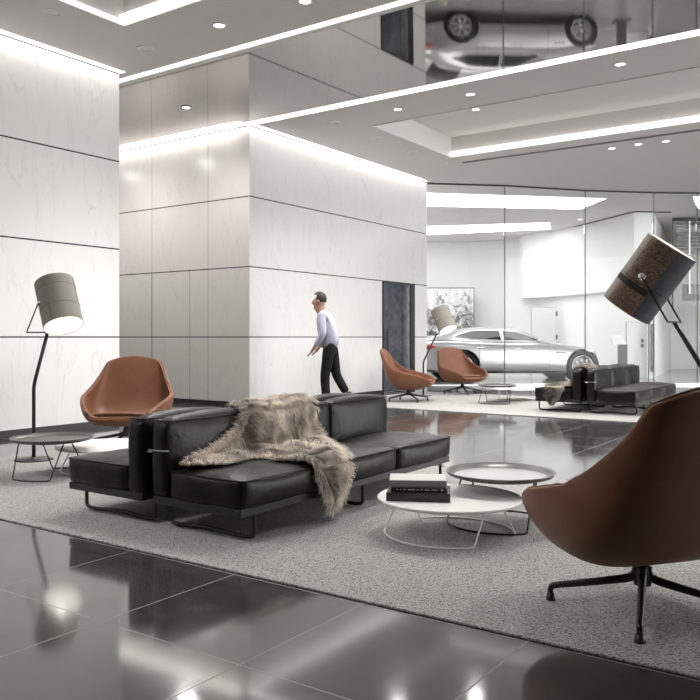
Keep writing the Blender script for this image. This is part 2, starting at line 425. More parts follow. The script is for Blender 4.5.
# ------------------------------------------------------------------ showroom behind
def wd(lat, d): return CR * lat - CT * d
F = 799.
def W(px, d): return wd((px - 350) / F * d, d)
wp = [W(385, 17.0), W(392, 27.2), W(471, 27.2), W(510, 26.6), W(545, 25.2), W(583, 23.4), W(634, 21.0), W(655, 21.05)]
path = []
sm = smoothpath([wp[2], wp[3], wp[4], wp[5], wp[6]], 5)
bm = B()
line = [wp[1]] + sm + [wp[7]]
def wallstrip(bm, line, off0, th, z0, z1):
    a = [p - CT * (off0) for p in line]; b = [p - CT * (off0 + th) for p in line]
    for i in range(len(line) - 1):
        q = [a[i], a[i + 1], b[i + 1], b[i]]
        hexa(bm, [x + UP * z0 for x in q] + [x + UP * z1 for x in q])
wallstrip(bm, line, .5, .3, 0, 4.7)
struct(obj('wall_showroom', bm, M['white']), 'curved white showroom wall')
bm = B(); i0 = 8; wallstrip(bm, [W(523, 26.0 - .15)] + sm[11:] + [wp[7]], 0, .5, 2.36, 4.68); struct(obj('wall_bulkhead', bm, M['white']), 'white upper wall projecting above the showroom doors')
bm = B(); wallstrip(bm, [line[0], sm[0]] + sm[1:11] + [W(523, 25.85)], .25, .25, 4.0, 4.001) if False else None
bm.free()
bm = B(); hexa(bm, [x + UP * 0 for x in (wp[0], wp[1] - CT * .6, wp[1] - CT * .6 - CR * .2, wp[0] - CR * .2)] + [x + UP * 4.6 for x in (wp[0], wp[1] - CT * .6, wp[1] - CT * .6 - CR * .2, wp[0] - CR * .2)])
struct(obj('wall_showroom_left', bm, M['white']))
q = [W(655, 21.05), W(655, 21.25), W(656, 31), W(654, 31)]
q2 = [W(671, 27.5), W(900, 27.5), W(900, 27.8), W(671, 27.8)]
bm = B(); hexa(bm, q2 + [x + UP * 4.6 for x in q2]); struct(obj('wall_showroom_right', bm, M['white']))
q = [W(655, 21.55), W(671, 27.6), W(667, 27.9), W(652, 21.7)]
bm = B(); hexa(bm, q + [x + UP * 4.6 for x in q]); struct(obj('wall_showroom_return', bm, M['white']))
# pale floor inside the showroom
bm = B(); pts = [Vector((*p, 0)) - CT * .35 for p in GP] + [Vector((8, 31.8, 0)), W(392, 31), W(392, 27), W(388, 18)]
prism(bm, pts, .0, .004); struct(obj('floor_showroom', bm, mat('pale showroom floor', (.36, .36, .36), .08, ior=1.9)), 'pale glossy showroom floor')
bm = B(); pts = [Vector((*p, 0)) - CT * .05 for p in GP[:4]] + [Vector((*p, 0)) - CT * .45 for p in reversed(GP[:4])]
prism(bm, pts, .0, .05); struct(obj('trim_5', bm, M['white']), 'low white plinth behind the glass')
# luminous panels
def lum(pts, label):
    o = empty('luminous_panel', (sum(p[0] for p in pts) / 4, sum(p[1] for p in pts) / 4, H))
    c = o.location.copy(); lp = [(p[0] - c.x, p[1] - c.y) for p in pts]
    bm = B(); prism(bm, lp, -.006, .02); obj('diffuser', bm, M['panel_light'], o)
    bm = B(); tube(bm, [(p[0], p[1], -.004) for p in lp], .012, 6, True); obj('frame', bm, M['trimw'], o)
    tag(o, label, 'light', 'luminous showroom ceiling panels'); return o
lum([(-9.75, 14.99 + .2), (-5.82, 19.06), (-6.89, 20.30), (-10.7, 16.9)], 'large luminous panel in the showroom ceiling nearest the glass')
lum([(-12.6, 20.42), (-8.37, 22.10), (-8.89, 23.55), (-13.6, 22.3)], 'luminous panel deeper in the showroom ceiling near the curved wall')
bm = B(); tube(bm, [x - CT * 0 + CT * .03 + UP * (H - .012) for x in sm[14:]] + [wp[7] + CT * .03 + UP * (H - .012), W(671, 21.05) + UP * (H - .012)], .014, 5); struct(obj('trim_6', bm, M['plastic']), 'black strip drawn for the shadow gap where the showroom wall meets its ceiling')  # black tube draws the shade of the gap as a solid line
pp = [W(693, 18.7), W(900, 18.7), W(900, 20.4), W(697, 20.4)]; lum([(q.x, q.y) for q in pp], 'luminous showroom ceiling panel at the right edge, stretched out of view for added light')  # only its left tip shows; the rest is added to brighten this end
# tall art panel
a = W(474, 27.05); b = W(404, 27.05)
art = empty('wall_mural', a); lx = (b - a)
bm = B(); q = [Vector((0, 0, 0)), lx, lx - CT * .04, -CT * .04]; hexa(bm, [x + UP * .5 for x in q] + [x + UP * 2.76 for x in q]); obj('printed_face', bm, M['mural'], art)
bm = B(); tube(bm, [UP * .5 + CT * .0, lx + UP * .5, lx + UP * 2.76, UP * 2.76], .018, 4, True); obj('frame', bm, M['gedge'], art)
tag(art, 'tall grey printed mural of foliage on the wall behind the car', 'mural')
# showroom doors
def flushdoor(n, pxa, pxb, d, h, label, parts=True):
    a, b = W(pxa, d), W(pxb, d); dd = (b - a).normalized(); nn = Vector((dd.y, -dd.x, 0))
    r = struct(empty('door_%d' % n, a), label)
    L = (b - a).length
    def slab(x0, x1, z0, z1, t0, t1):
        q = [dd * x0 + nn * t0, dd * x1 + nn * t0, dd * x1 + nn * t1, dd * x0 + nn * t1]
        bm = B(); hexa(bm, [v + UP * z0 for v in q] + [v + UP * z1 for v in q]); return bm
    lf = obj('door_leaf', slab(.01, L - .01, .01, h - .01, .0, .03), M['white'], r)
    obj('door_gap', slab(0, L, 0, h, -.02, .004), M['gedge'], r)
    return r, lf, slab, L
r, lf, slab, L = flushdoor(2, 531, 556, 24.6, 2.02, 'white flush door under the showroom bulkhead')
for z in (1.82, 1.1, .4): obj('hinge', slab(L - .02, L + .04, z - .07, z + .07, .0, .04), M['gedge'], r)
r, lf, slab, L = flushdoor(3, 626, 647, 21.0, 1.5, 'white flush door with a tall steel pull at the right')
r2, lf2, slab2, L2 = flushdoor(4, 648.5, 654.6, 20.8, 2.2, 'narrow white panel carrying a tall grey pull bar')
bm = slab2(.04, .12, .20, 1.44, .05, .09); obj('pull_bar', bm, M['kiosk'], lf2)
for z, px, lab in ((1.0, 642.5, 'upper small black wall switch beside the tall steel pull'), (.87, 642.5, 'lower small black wall switch beside the tall steel pull')):
    p = W(px, 20.95) + UP * z; o = empty('wall_switch', p)
    bm = B(); q = [-CR * .03, CR * .03, CR * .03 - CT * .03, -CR * .03 - CT * .03]; hexa(bm, [x - UP * .045 for x in q] + [x + UP * .045 for x in q]); obj('switch_plate', bm, M['plastic'], o, bevel=.005)
    bm = B(); q = [-CR * .012 + CT * .008, CR * .012 + CT * .008, CR * .012, -CR * .012]; hexa(bm, [x - UP * .02 for x in q] + [x + UP * .02 for x in q]); obj('rocker', bm, M['gedge'], o)
    tag(o, lab, 'switch', 'black wall switches')
# mezzanine at the right
mz = empty('mezzanine', W(672, 22.0))
def mbox(px0, px1, d0, d1, z0, z1):
    q = [W(px0, d0), W(px1, d0), W(px1 + (px1 - 350) * 0, d1), W(px0, d1)]; q = [x - mz.location for x in q]
    bm = B(); hexa(bm, [x + UP * z0 for x in q] + [x + UP * z1 for x in q]); return bm
obj('slab', mbox(682, 900, 22, 26, 2.28, 2.55), M['slab'], mz)
obj('glass_wall', mbox(672, 900, 21.9, 21.92, 2.0, 4.3), M['glass'], mz)
for px in (672, 689, 712): obj('post', mbox(px, px + 1.3, 21.85, 21.95, 1.85 if px == 672 else 2.28, 4.32), M['plastic'] if px == 672 else M['steel'], mz)
obj('top_rail', mbox(672, 900, 21.85, 21.95, 4.28, 4.36), M['plastic'], mz)
bm = B()
for k in range(9):
    z = 3.48 + k * .105; q = [W(676, 23), W(900, 23), W(900, 23.06), W(676, 23.06)]; q = [x - mz.location for x in q]
    hexa(bm, [x + UP * z for x in q] + [x + UP * (z + .085) for x in q])
obj('louvre_screen', bm, M['louvre'], mz)
tag(mz, 'glazed mezzanine with a dark slab edge and grey louvres, upper right of showroom', 'mezzanine')
# info stand
ki = empty('information_stand', W(622.5, 20.2), T)
bm = B(); box(bm, (-.11, -.05, .03), (.11, .05, .93)); obj('post', bm, M['kiosk'], ki, bevel=.01)
bm = B(); hexa(bm, [(-.27, -.12, .91), (.06, -.12, .91), (.08, .06, .93), (-.24, .06, .93), (-.33, .0, 1.13), (-.02, .0, 1.13), (-.02, .03, 1.135), (-.33, .03, 1.135)]); obj('screen', bm, M['screen'], ki, bevel=.006)
bm = B(); box(bm, (-.2, -.15, 0), (.2, .15, .03)); obj('base_plate', bm, M['kiosk'], ki)
tag(ki, 'grey information stand with a slanted pale screen beyond the far sofa', 'stand')

# ------------------------------------------------------------------ downlights
def downlight_proto(lit=True, r=.055):
    o = empty('ceiling_downlight')
    bm = B(); lathe(bm, [(r, .002), (r + .02, .002), (r + .022, -.006), (r + .004, -.012), (r, -.006)], 24, closed=True); obj('trim_ring', bm, M['trimw'], o, True)
    bm = B(); lathe(bm, [(0, -.004), (r * .96, -.004), (r, .004)], 24); obj('lens', bm, M['lens'] if lit else M['lens_off'], o)
    return o
DLP = downlight_proto(True); DLO = downlight_proto(False, .075)
dls = [
 (-6.03, 9.89, 1, 'lit downlight in the right soffit front row, first from the marble column'),
 (-7.20, 9.93, 0, 'dim downlight in the right soffit nearest the marble column corner'),
 (-7.21, 11.13, 0, 'dim downlight along the marble column, second from its corner'),
 (-7.24, 12.32, 0, 'dim downlight along the marble column, third from its corner'),
 (-7.24, 13.53, 0, 'dim downlight along the marble column, nearest the glass front'),
 (-4.85, 9.84, 1, 'lit downlight in the right soffit front row, second from the marble column'),
 (-2.83, 9.79, 1, 'bright downlight in the right soffit front row, rightmost in the photo'),
 (-4.21, 14.07, 1, 'downlight behind the air slot, leftmost of three'),
 (-3.75, 14.03, 1, 'downlight behind the air slot, middle one of three'),
 (-3.31, 14.08, 1, 'downlight behind the air slot, rightmost of three'),
 (-7.13, 6.16, 0, 'unlit round downlight in the left ceiling beside the mirror strip corner'),
 (-5.96, 6.15, 1, 'lit downlight in the left ceiling between tray recess and mirror strip'),
 (-4.84, 6.19, 1, 'lit downlight in the left ceiling at the top edge of the photo'),
 (-8.47, 8.07, 2, 'lit downlight set in the mirrored ceiling strip above the cream marble'),
 (-10.6, 8.07, 2, 'added downlight for the middle marble, unseen behind the left marble wall'),  # this one and the next are unseen, added to light the middle wall
 (-12.7, 8.07, 2, 'added downlight for the middle marble, unseen behind the left marble wall'),
 (-5.65, 11.66, 3, 'lit downlight inside the right tray recess'),
 *[(x, y, 1, 'added unseen downlight continuing the left ceiling pattern in front of the tray recess') for x in (-5.96, -4.0) for y in (.4, -2.2)],  # unseen, added to throw more light down into the room
 *[(x, 6.15, 1, 'added unseen downlight continuing the row along the mirror strip, out of view to the right') for x in (-2.6, -.4)],  # unseen as well, added for more light from above
 (-7.11, 4.94, 4, 'large unlit round downlight in the left ceiling near the marble wall'),
]
first = {}
for x, y, k, lab in dls:
    pr = DLO if k in (0, 4) else DLP
    key = pr.name
    o = pr if key not in first else copy_tree(pr)
    first[key] = 1
    o.location = (x, y, H + (.349 if k == 3 else -.004 if k == 2 else 0)); tag(o, lab, 'downlight', 'recessed ceiling downlights')
    if k in (1, 2, 3): spot('downlight_beam', (x, y, o.location.z - .03), 170 if k == 2 else 240, 172 if k == 2 else 140, 1, rad=.10)
for px, dd, lab in ((541, 24.4, 'downlight washing the showroom bulkhead, left one'), (580, 22.4, 'downlight washing the showroom bulkhead, right one')):
    p = W(px, dd); o = copy_tree(DLP); o.location = (p.x, p.y, H); tag(o, lab, 'downlight', 'recessed ceiling downlights')
    spot('downlight_beam', (p.x, p.y, H - .03), 30, 55, .3)

# ------------------------------------------------------------------ carpets
bm = B(); box(bm, (-6.80, 2.75, 0), (.9, 5.95, .010)); tag(obj('carpet', bm, M['carpet'], bevel=.004), 'large grey loop carpet under the near sofas and coffee tables', 'carpet', 'grey carpets')
bm = B(); box(bm, (-8.0, 10.5, 0), (-1.6, 14.0, .010)); tag(obj('carpet', bm, M['carpet'], bevel=.004), 'grey loop carpet under the far seating group by the glass', 'carpet', 'grey carpets')
CZ = .010

# ------------------------------------------------------------------ sofas
def cushion(x0, x1, y0, y1, z0, z1, puff=.02, res=9, seed=0, r=.035, lean=0):
    """soft box: a subdivided block with rounded, slightly sagging faces"""
    bm = B(); bmesh.ops.create_cube(bm, size=2)
    bmesh.ops.subdivide_edges(bm, edges=bm.edges[:], cuts=res, use_grid_fill=True)
    sx, sy, sz = (x1 - x0) / 2, (y1 - y0) / 2, (z1 - z0) / 2
    c = Vector(((x0 + x1) / 2, (y0 + y1) / 2, (z0 + z1) / 2))
    for v in bm.verts:
        u = v.co.copy()
        p = Vector((u.x * sx, u.y * sy, u.z * sz))
        q = Vector((max(-sx + r, min(sx - r, p.x)), max(-sy + r, min(sy - r, p.y)), max(-sz + r, min(sz - r, p.z))))
        dv = p - q
        if dv.length > 1e-6: p = q + dv.normalized() * min(r, dv.length if dv.length < r else r)
        bul = puff
        if abs(u.z) > .98: p.z += math.copysign(bul * (1 - u.x ** 2) * (1 - u.y ** 2), u.z)
        if abs(u.x) > .98: p.x += math.copysign(bul * .7 * (1 - u.y ** 2) * (1 - u.z ** 2), u.x)
        if abs(u.y) > .98: p.y += math.copysign(bul * .35 * (1 - u.x ** 2) * (1 - u.z ** 2), u.y)
        nn = noise.noise(Vector((p.x * 5 + seed * 3.1, p.y * 5, p.z * 5))) * .010
        p += u.normalized() * nn
        w = c + p
        w.x += lean * (w.z - z0)
        v.co = w
    return bm
def piping_loop(x0, x1, y0, y1, z, r=.004):
    bm = B(); k = .02
    pts = [(x0 + k, y0, z), (x1 - k, y0, z), (x1, y0 + k, z), (x1, y1 - k, z), (x1 - k, y1, z), (x0 + k, y1, z), (x0, y1 - k, z), (x0, y0 + k, z)]
    tube(bm, pts, r, 5, True); return bm
SL = 2.34      # sofa length
def make_sofa():
    """seat front faces +x; x from 0 (rear of back) to .70, y from 0 to SL"""
    o = empty('leather_sofa')
    bm = B(); box(bm, (.02, .02, .150), (.67, SL - .02, .185)); box(bm, (.66, .01, .145), (.685, SL - .01, .188)); box(bm, (.01, .01, .145), (.03, SL - .01, .188)); box(bm, (.03, .01, .145), (.66, .03, .188)); box(bm, (.03, SL - .03, .145), (.66, SL - .01, .188))
    obj('frame', bm, M['bmetal'], o, bevel=.003)
    for y in (.13, SL / 2, SL - .13):
        pts = smoothpath([(.67, y, .16), (.67, y, .075), (.665, y, .03), (.625, y, .017), (.54, y, .017), (.40, y, .025), (.28, y, .026), (.15, y, .017), (.075, y, .017), (.035, y, .03), (.03, y, .075), (.03, y, .16)], 5)
        bm = B(); tube(bm, pts, .0115, 8); obj('leg', bm, M['bmetal'], o, True)
    m = SL / 3
    for k in range(3):
        y0, y1 = k * m + .002, (k + 1) * m - .002
        s = obj('seat_cushion', cushion(.13, .705, y0, y1, .178, .345, .030, 9, k, r=.032), M['sofa'], o, True, 1)
        obj('piping', piping_loop(.142, .703, y0 + .004, y1 - .004, .335), M['sofa'], s, True)
        b = obj('back_cushion', cushion(.0, .145, y0, y1, .165, .626, .028, 9, k + 5, r=.042, lean=-.01), M['sofa'], o, True, 1)
        obj('piping', piping_loop(.002, .136, y0 + .004, y1 - .004, .615), M['sofa'], b, True)
    # chrome strap that ties two sofas back to back
    bm = B(); tube(bm, smoothpath([(.152, .004, .452), (.135, -.006, .452), (.08, -.010, .450), (.02, -.008, .450), (-.012, .004, .452)], 4), .0042, 6); tube(bm, [(-.006, -.010, .441), (.03, -.010, .441)], .006, 6)
    obj('strap', bm, M['steel'], o, True)
    return o
sofa = make_sofa(); sofa.location = (-3.525, 3.08, CZ)
tag(sofa, 'black leather foreground sofa under the big fur throw, facing the white tray table', 'sofa', 'black leather sofas')
def put_sofa(x, y, rz, lab):
    s = copy_tree(sofa); s.location = (x, y, CZ); s.rotation_euler = (0, 0, rz); tag(s, lab, 'sofa', 'black leather sofas'); return s
put_sofa(-3.595, 3.08 + SL, PI, 'black leather sofa backed against the foreground one, facing the left marble wall')
put_sofa(-3.735, 11.25, 0, 'far black leather sofa facing right, three grey-lit back cushions in view')
put_sofa(-3.805, 11.25 + SL, PI, 'far black leather sofa facing left with a small fur throw on its seat end')

# ------------------------------------------------------------------ fur throws
SX0 = -3.525
def sofa_surf(a, y):
    """a runs from the rear top edge of the back, over the seat, down the front; returns point, normal"""
    z0 = CZ
    zt, zs = .640 + z0, .362 + z0
    pts = [(-.06, -.02, zt - .06), (0, .0, zt - .012), (.03, .02, zt), (.11, .115, zt), (.145, .150, zt - .02), (.40, .165, zs + .03), (.44, .19, zs), (.92, .665, zs), (.965, .712, zs - .03), (1.30, .728, zs - .37)]
    for (a0, x0, q0), (a1, x1, q1) in zip(pts, pts[1:]):
        if a <= a1 or a1 == pts[-1][0]:
            u = (a - a0) / (a1 - a0); p = Vector((x0 + (x1 - x0) * u, y, q0 + (q1 - q0) * u))
            t = Vector((x1 - x0, 0, q1 - q0)).normalized(); return p, Vector((-t.z, 0, t.x))
def pip(px, py, poly):
    ins = False; n = len(poly)
    for i in range(n):
        x1, y1 = poly[i]; x2, y2 = poly[(i + 1) % n]
        if (y1 > py) != (y2 > py) and px < (x2 - x1) * (py - y1) / (y2 - y1) + x1: ins = not ins
    return ins
def edist(px, py, poly):
    m = 9; n = len(poly)
    for i in range(n):
        ax, ay = poly[i]; bx, by = poly[(i + 1) % n]; dx, dy = bx - ax, by - ay
        t = max(0, min(1, ((px - ax) * dx + (py - ay) * dy) / (dx * dx + dy * dy + 1e-9)))
        m = min(m, math.hypot(px - ax - t * dx, py - ay - t * dy))
    return m
def make_throw(poly, label, surf, nstr, tonescale=1.0, dark=0.0):
    poly = [(p[0], p[1]) for p in smoothpath([(a, y, 0) for a, y in poly], 4, True)]
    def P(a, y):
        p, n = surf(a, y)
        f = max(0, noise.noise(Vector((a * 6.5, y * 6.5, 1.7))) * .8 + .5); e = edist(a, y, poly)
        lift = .014 + .048 * f * min(1, e / .08) + .010 * abs(noise.noise(Vector((a * 14, y * 14, 5))))
        return p + n * lift, n
    st = .022
    a0, a1 = min(p[0] for p in poly), max(p[0] for p in poly); y0, y1 = min(p[1] for p in poly), max(p[1] for p in poly)
    root = empty('fur_throw'); tag(root, label, 'throw', 'fur throws')
    bm = B(); vs = {}
    na, ny = int((a1 - a0) / st) + 2, int((y1 - y0) / st) + 2
    def gv(i, j):
        if (i, j) not in vs:
            vs[i, j] = bm.verts.new(P(a0 + i * st, y0 + j * st)[0])
        return vs[i, j]
    for i in range(na):
        for j in range(ny):
            if pip(a0 + (i + .5) * st, y0 + (j + .5) * st, poly): bm.faces.new((gv(i, j), gv(i + 1, j), gv(i + 1, j + 1), gv(i, j + 1)))
    obj('hide', bm, M['hide'], root, True, solid=.008)
    # fur strands
    bm = B(); cl = bm.loops.layers.float_color.new('tone'); k = 0
    rnd = random.Random(11)
    while k < nstr:
        a, y = rnd.uniform(a0, a1), rnd.uniform(y0, y1)
        if not pip(a, y, poly): continue
        k += 1
        p, n = P(a, y); e = edist(a, y, poly)
        fl = Vector((a * 2.3, y * 2.3, 9)); ang = noise.noise(fl) * 2.4 + noise.noise(Vector((a * 9, y * 9, 2))) * .9
        pa = (surf(a + .01, y)[0] - surf(a - .01, y)[0]).normalized(); py = Vector((0, 1, 0))
        g = pa * math.cos(ang) + py * math.sin(ang) * .9
        if e < .05:                      # fringe points outward
            h = .01; gx = edist(a + h, y, poly) - edist(a - h, y, poly); gy = edist(a, y + h, poly) - edist(a, y - h, poly)
            o_ = -(pa * gx + py * gy)
            if o_.length > 1e-5: g = g * .4 + o_.normalized() * .9
        g = (g + Vector((rnd.uniform(-.35, .35), rnd.uniform(-.35, .35), rnd.uniform(-.2, .2)))).normalized()
        L = rnd.uniform(.030, .062) * (1.1 if e < .04 else 1)
        w = rnd.uniform(.0011, .0022); sd = g.cross(n).normalized() * w
        lift = rnd.uniform(.25, .75)
        p1 = p + g * L * .5 + n * L * lift * .5; p2 = p + g * L + n * L * lift * .35 - UP * L * .12
        t1 = noise.noise(Vector((a * 3.1, y * 3.1, 4))) * .5 + .5; t2 = noise.noise(Vector((a * 11, y * 11, 7))) * .5 + .5
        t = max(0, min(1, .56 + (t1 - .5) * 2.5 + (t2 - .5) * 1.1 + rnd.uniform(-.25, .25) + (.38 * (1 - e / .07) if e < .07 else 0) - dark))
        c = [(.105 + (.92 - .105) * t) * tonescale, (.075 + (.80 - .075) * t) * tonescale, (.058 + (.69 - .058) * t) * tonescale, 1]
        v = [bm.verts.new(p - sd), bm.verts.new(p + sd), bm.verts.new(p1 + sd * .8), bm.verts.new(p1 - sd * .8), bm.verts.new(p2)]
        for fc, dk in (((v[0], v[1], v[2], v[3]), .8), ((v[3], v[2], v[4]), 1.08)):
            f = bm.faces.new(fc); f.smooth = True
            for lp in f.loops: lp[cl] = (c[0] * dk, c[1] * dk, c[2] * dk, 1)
    me = bpy.data.meshes.new('fur'); bm.to_mesh(me); bm.free(); me.materials.append(M['fur'])
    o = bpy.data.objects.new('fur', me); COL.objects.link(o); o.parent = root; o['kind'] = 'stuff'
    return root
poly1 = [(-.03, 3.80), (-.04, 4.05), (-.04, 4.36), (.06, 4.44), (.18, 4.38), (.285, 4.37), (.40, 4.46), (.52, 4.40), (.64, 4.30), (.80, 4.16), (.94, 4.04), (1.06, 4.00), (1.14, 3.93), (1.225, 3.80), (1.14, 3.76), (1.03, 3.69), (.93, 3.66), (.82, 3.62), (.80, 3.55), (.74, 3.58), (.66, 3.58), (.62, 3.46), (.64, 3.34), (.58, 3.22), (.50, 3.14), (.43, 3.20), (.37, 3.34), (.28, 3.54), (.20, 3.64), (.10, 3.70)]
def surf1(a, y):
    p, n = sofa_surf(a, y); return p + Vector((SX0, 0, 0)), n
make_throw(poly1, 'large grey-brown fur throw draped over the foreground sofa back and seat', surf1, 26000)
# far throw, on the left-facing sofa of the far pair
poly2 = [(-.05, 11.50), (-.05, 11.9), (.15, 11.95), (.40, 11.80), (.55, 11.72), (.70, 11.62), (.80, 11.48), (.80, 11.30), (.78, 11.16), (.72, 11.04), (.66, 10.98), (.58, 11.06), (.50, 11.20), (.44, 11.34), (.25, 11.42)]
YE2 = 11.252
def surf2(a, y):
    p, n = sofa_surf(a, max(y, YE2)); p = Vector((-3.805 - p.x, p.y, p.z)); n = Vector((-n.x, n.y, n.z))
    if y < YE2: return p + Vector((0, -.012, y - YE2)), Vector((0, -1, 0))
    return p, n
make_throw(poly2, 'smaller dark grey-brown fur throw hanging over the far left-facing sofa', surf2, 8000, .42, .22)

# ------------------------------------------------------------------ lounge chairs
def make_chair():
    o = empty('lounge_chair')
    prof = [(.0, .42, .325), (.10, .375, .282), (.22, .26, .248), (.36, .06, .222), (.48, -.13, .232), (.58, -.265, .315), (.68, -.335, .45), (.80, -.385, .61), (.91, -.425, .76), (1.0, -.46, .885)]
    Y = [(p[0], p[1]) for p in prof]; Z = [(p[0], p[2]) for p in prof]
    Wd = [(0, .27), (.08, .30), (.2, .362), (.34, .415), (.5, .435), (.62, .425), (.72, .395), (.82, .35), (.92, .30), (1, .265)]
    Cu = [(0, .05), (.08, .13), (.2, .225), (.34, .27), (.5, .29), (.62, .25), (.74, .18), (.86, .10), (1, .045)]
    An = [(0, 75), (.2, 92), (.36, 88), (.5, 68), (.62, 42), (.75, 22), (1, 14)]    # elevation of the fold direction, forward = 0
    def S(s, t):
        # s across, t along the profile
        s1 = math.sin(s * PI / 2 * .92) / math.sin(PI / 2 * .92)
        c = Vector((0, sinterp(Y, t), sinterp(Z, t)))
        e = R(sinterp(An, t)); n = Vector((0, math.cos(e), math.sin(e)))
        return c + Vector((sinterp(Wd, t) * s1, 0, 0)) + n * sinterp(Cu, t) * abs(s) ** 3.8
    NS, NTt = 28, 32
    bm = B(); g = []
    def st(i, j):
        # rounded-square domain so that the rim has no corners
        a, b = i / NS * 2 - 1, j / NTt * 2 - 1; k = .40 if b > 0 else .46
        u, v = a * math.sqrt(1 - k * b * b / 2), b * math.sqrt(1 - k * a * a / 2)
        return u, (v + 1) / 2
    for j in range(NTt + 1):
        g.append([bm.verts.new(S(*st(i, j))) for i in range(NS + 1)])
    for j in range(NTt):
        for i in range(NS): bm.faces.new((g[j][i], g[j][i + 1], g[j + 1][i + 1], g[j + 1][i]))
    sh = obj('shell', bm, M['tan'], o, True)
    sd = sh.modifiers.new('solid', 'SOLIDIFY'); sd.thickness = .042; sd.offset = 0
    bv = sh.modifiers.new('bevel', 'BEVEL'); bv.width = .016; bv.segments = 2; bv.limit_method = 'ANGLE'; bv.angle_limit = R(50)
    sb = sh.modifiers.new('sub', 'SUBSURF'); sb.levels = 1; sb.render_levels = 1
    # seam along the rim
    rim = [(i, 0, i, 1) for i in range(NS + 1)] + [(NS, j, NS - 1, j) for j in range(1, NTt + 1)] + [(i, NTt, i, NTt - 1) for i in range(NS - 1, -1, -1)] + [(0, j, 1, j) for j in range(NTt - 1, 0, -1)]
    pts = []
    for a, b, c, d in rim:
        p, q = S(*st(a, b)), S(*st(c, d)); pts.append(p + (p - q).normalized() * .000)
    bm = B(); tube(bm, smoothpath(pts, 2, True), .0055, 6, True); obj('seam', bm, M['tan_dark'], sh, True)
    # loose seat pad
    bm = B(); n = 28; ringz = [(0, .0), (.55, .0), (.85, .002), (.97, .010), (1.0, .028), (.97, .046), (.85, .056), (.5, .064), (0, .066)]
    def out(k, r):
        an = 2 * PI * k / n; ex = .62
        cx, sx = math.cos(an), math.sin(an)
        return Vector((math.copysign(abs(cx) ** ex, cx) * .27 * r, .145 + math.copysign(abs(sx) ** ex, sx) * .245 * r, 0))
    rg = []
    for r, z in ringz:
        if r == 0: v = bm.verts.new((0, .145, 0)); v.co.z = 0; rr = [v] * n
        else: rr = [bm.verts.new(out(k, r)) for k in range(n)]
        for v in set(rr):
            base = S(0, 0); 
            # follow the seat profile
            yy = v.co.y; tt = 0
            for q in range(60):
                tt = q / 100
                if sinterp(Y, tt) <= yy: break
            v.co.z = sinterp(Z, tt) + .045 + z + .25 * max(0, abs(v.co.x) - .12) ** 1.6
        rg.append(rr)
    for A, C in zip(rg, rg[1:]):
        for k in range(n):
            vs = []
            for v in (A[k], A[(k + 1) % n], C[(k + 1) % n], C[k]):
                if v not in vs: vs.append(v)
            bm.faces.new(vs)
    obj('seat_cushion', bm, M['tan'], o, True, 1)
    bm = B(); lathe(bm, [(0, .10), (.034, .10), (.036, .115), (.030, .15), (.026, .19), (.05, .212), (.11, .222), (.11, .226), (0, .226)], 20); obj('pedestal', bm, M['bmetal'], o, True)
    for k in range(4):
        l = bpy.data.objects.new('leg', None)
        bm = B(); pts = smoothpath([(.018, 0, .165), (.03, 0, .135), (.06, 0, .118), (.15, 0, .098), (.25, 0, .078), (.34, 0, .060), (.358, 0, .045), (.358, 0, .02)], 4)
        n_ = len(pts); tube(bm, pts, [.019 - .007 * min(1, i / n_ * 1.2) for i in range(n_)], 8)
        l = obj('leg', bm, M['bmetal'], o, True); l.rotation_euler = (0, 0, k * PI / 2)
        bm = B(); lathe(bm, [(0, 0), (.020, 0), (.020, .006), (.014, .030), (0, .030)], 12, Matrix.Translation((.358, 0, 0))); obj('glide', bm, M['bmetal'], l, True)
    return o
chair = make_chair()
def set_chair(c, x, y, face, baserot, lab):
    """face: world direction angle of the sitter (0 = +x)"""
    c.location = (x, y, CZ); c.rotation_euler = (0, 0, face - PI / 2)
    ls = [q for q in c.children if q.name.startswith('leg')]
    for k, l in enumerate(ls): l.rotation_euler = (0, 0, baserot - (face - PI / 2) + k * PI / 2)
    tag(c, lab, 'chair', 'tan leather lounge chairs')
away = T + PI / 2          # direction straight away from the viewer
set_chair(chair, -.86, 3.28, away + R(18), math.atan2(-.08, -.34), 'tan leather lounge chair seen from behind in the right foreground'); chair.scale = (1, 1, 1.045)
chair_scale = (1, 1, 1)
for x, y, f, b, lab in ((-6.40, 5.29, away + PI + R(4), .4, 'tan leather lounge chair facing the viewer by the left marble wall'),
                        (-6.95, 11.75, T - R(14), T + R(20), 'tan leather lounge chair in profile in front of the dark glass door'),
                        (-7.02, 13.9, away + PI + R(28), T + R(8), 'tan leather lounge chair turned half towards us in front of the parked car')):
    c = copy_tree(chair); c.scale = chair_scale; set_chair(c, x, y, f, b, lab)

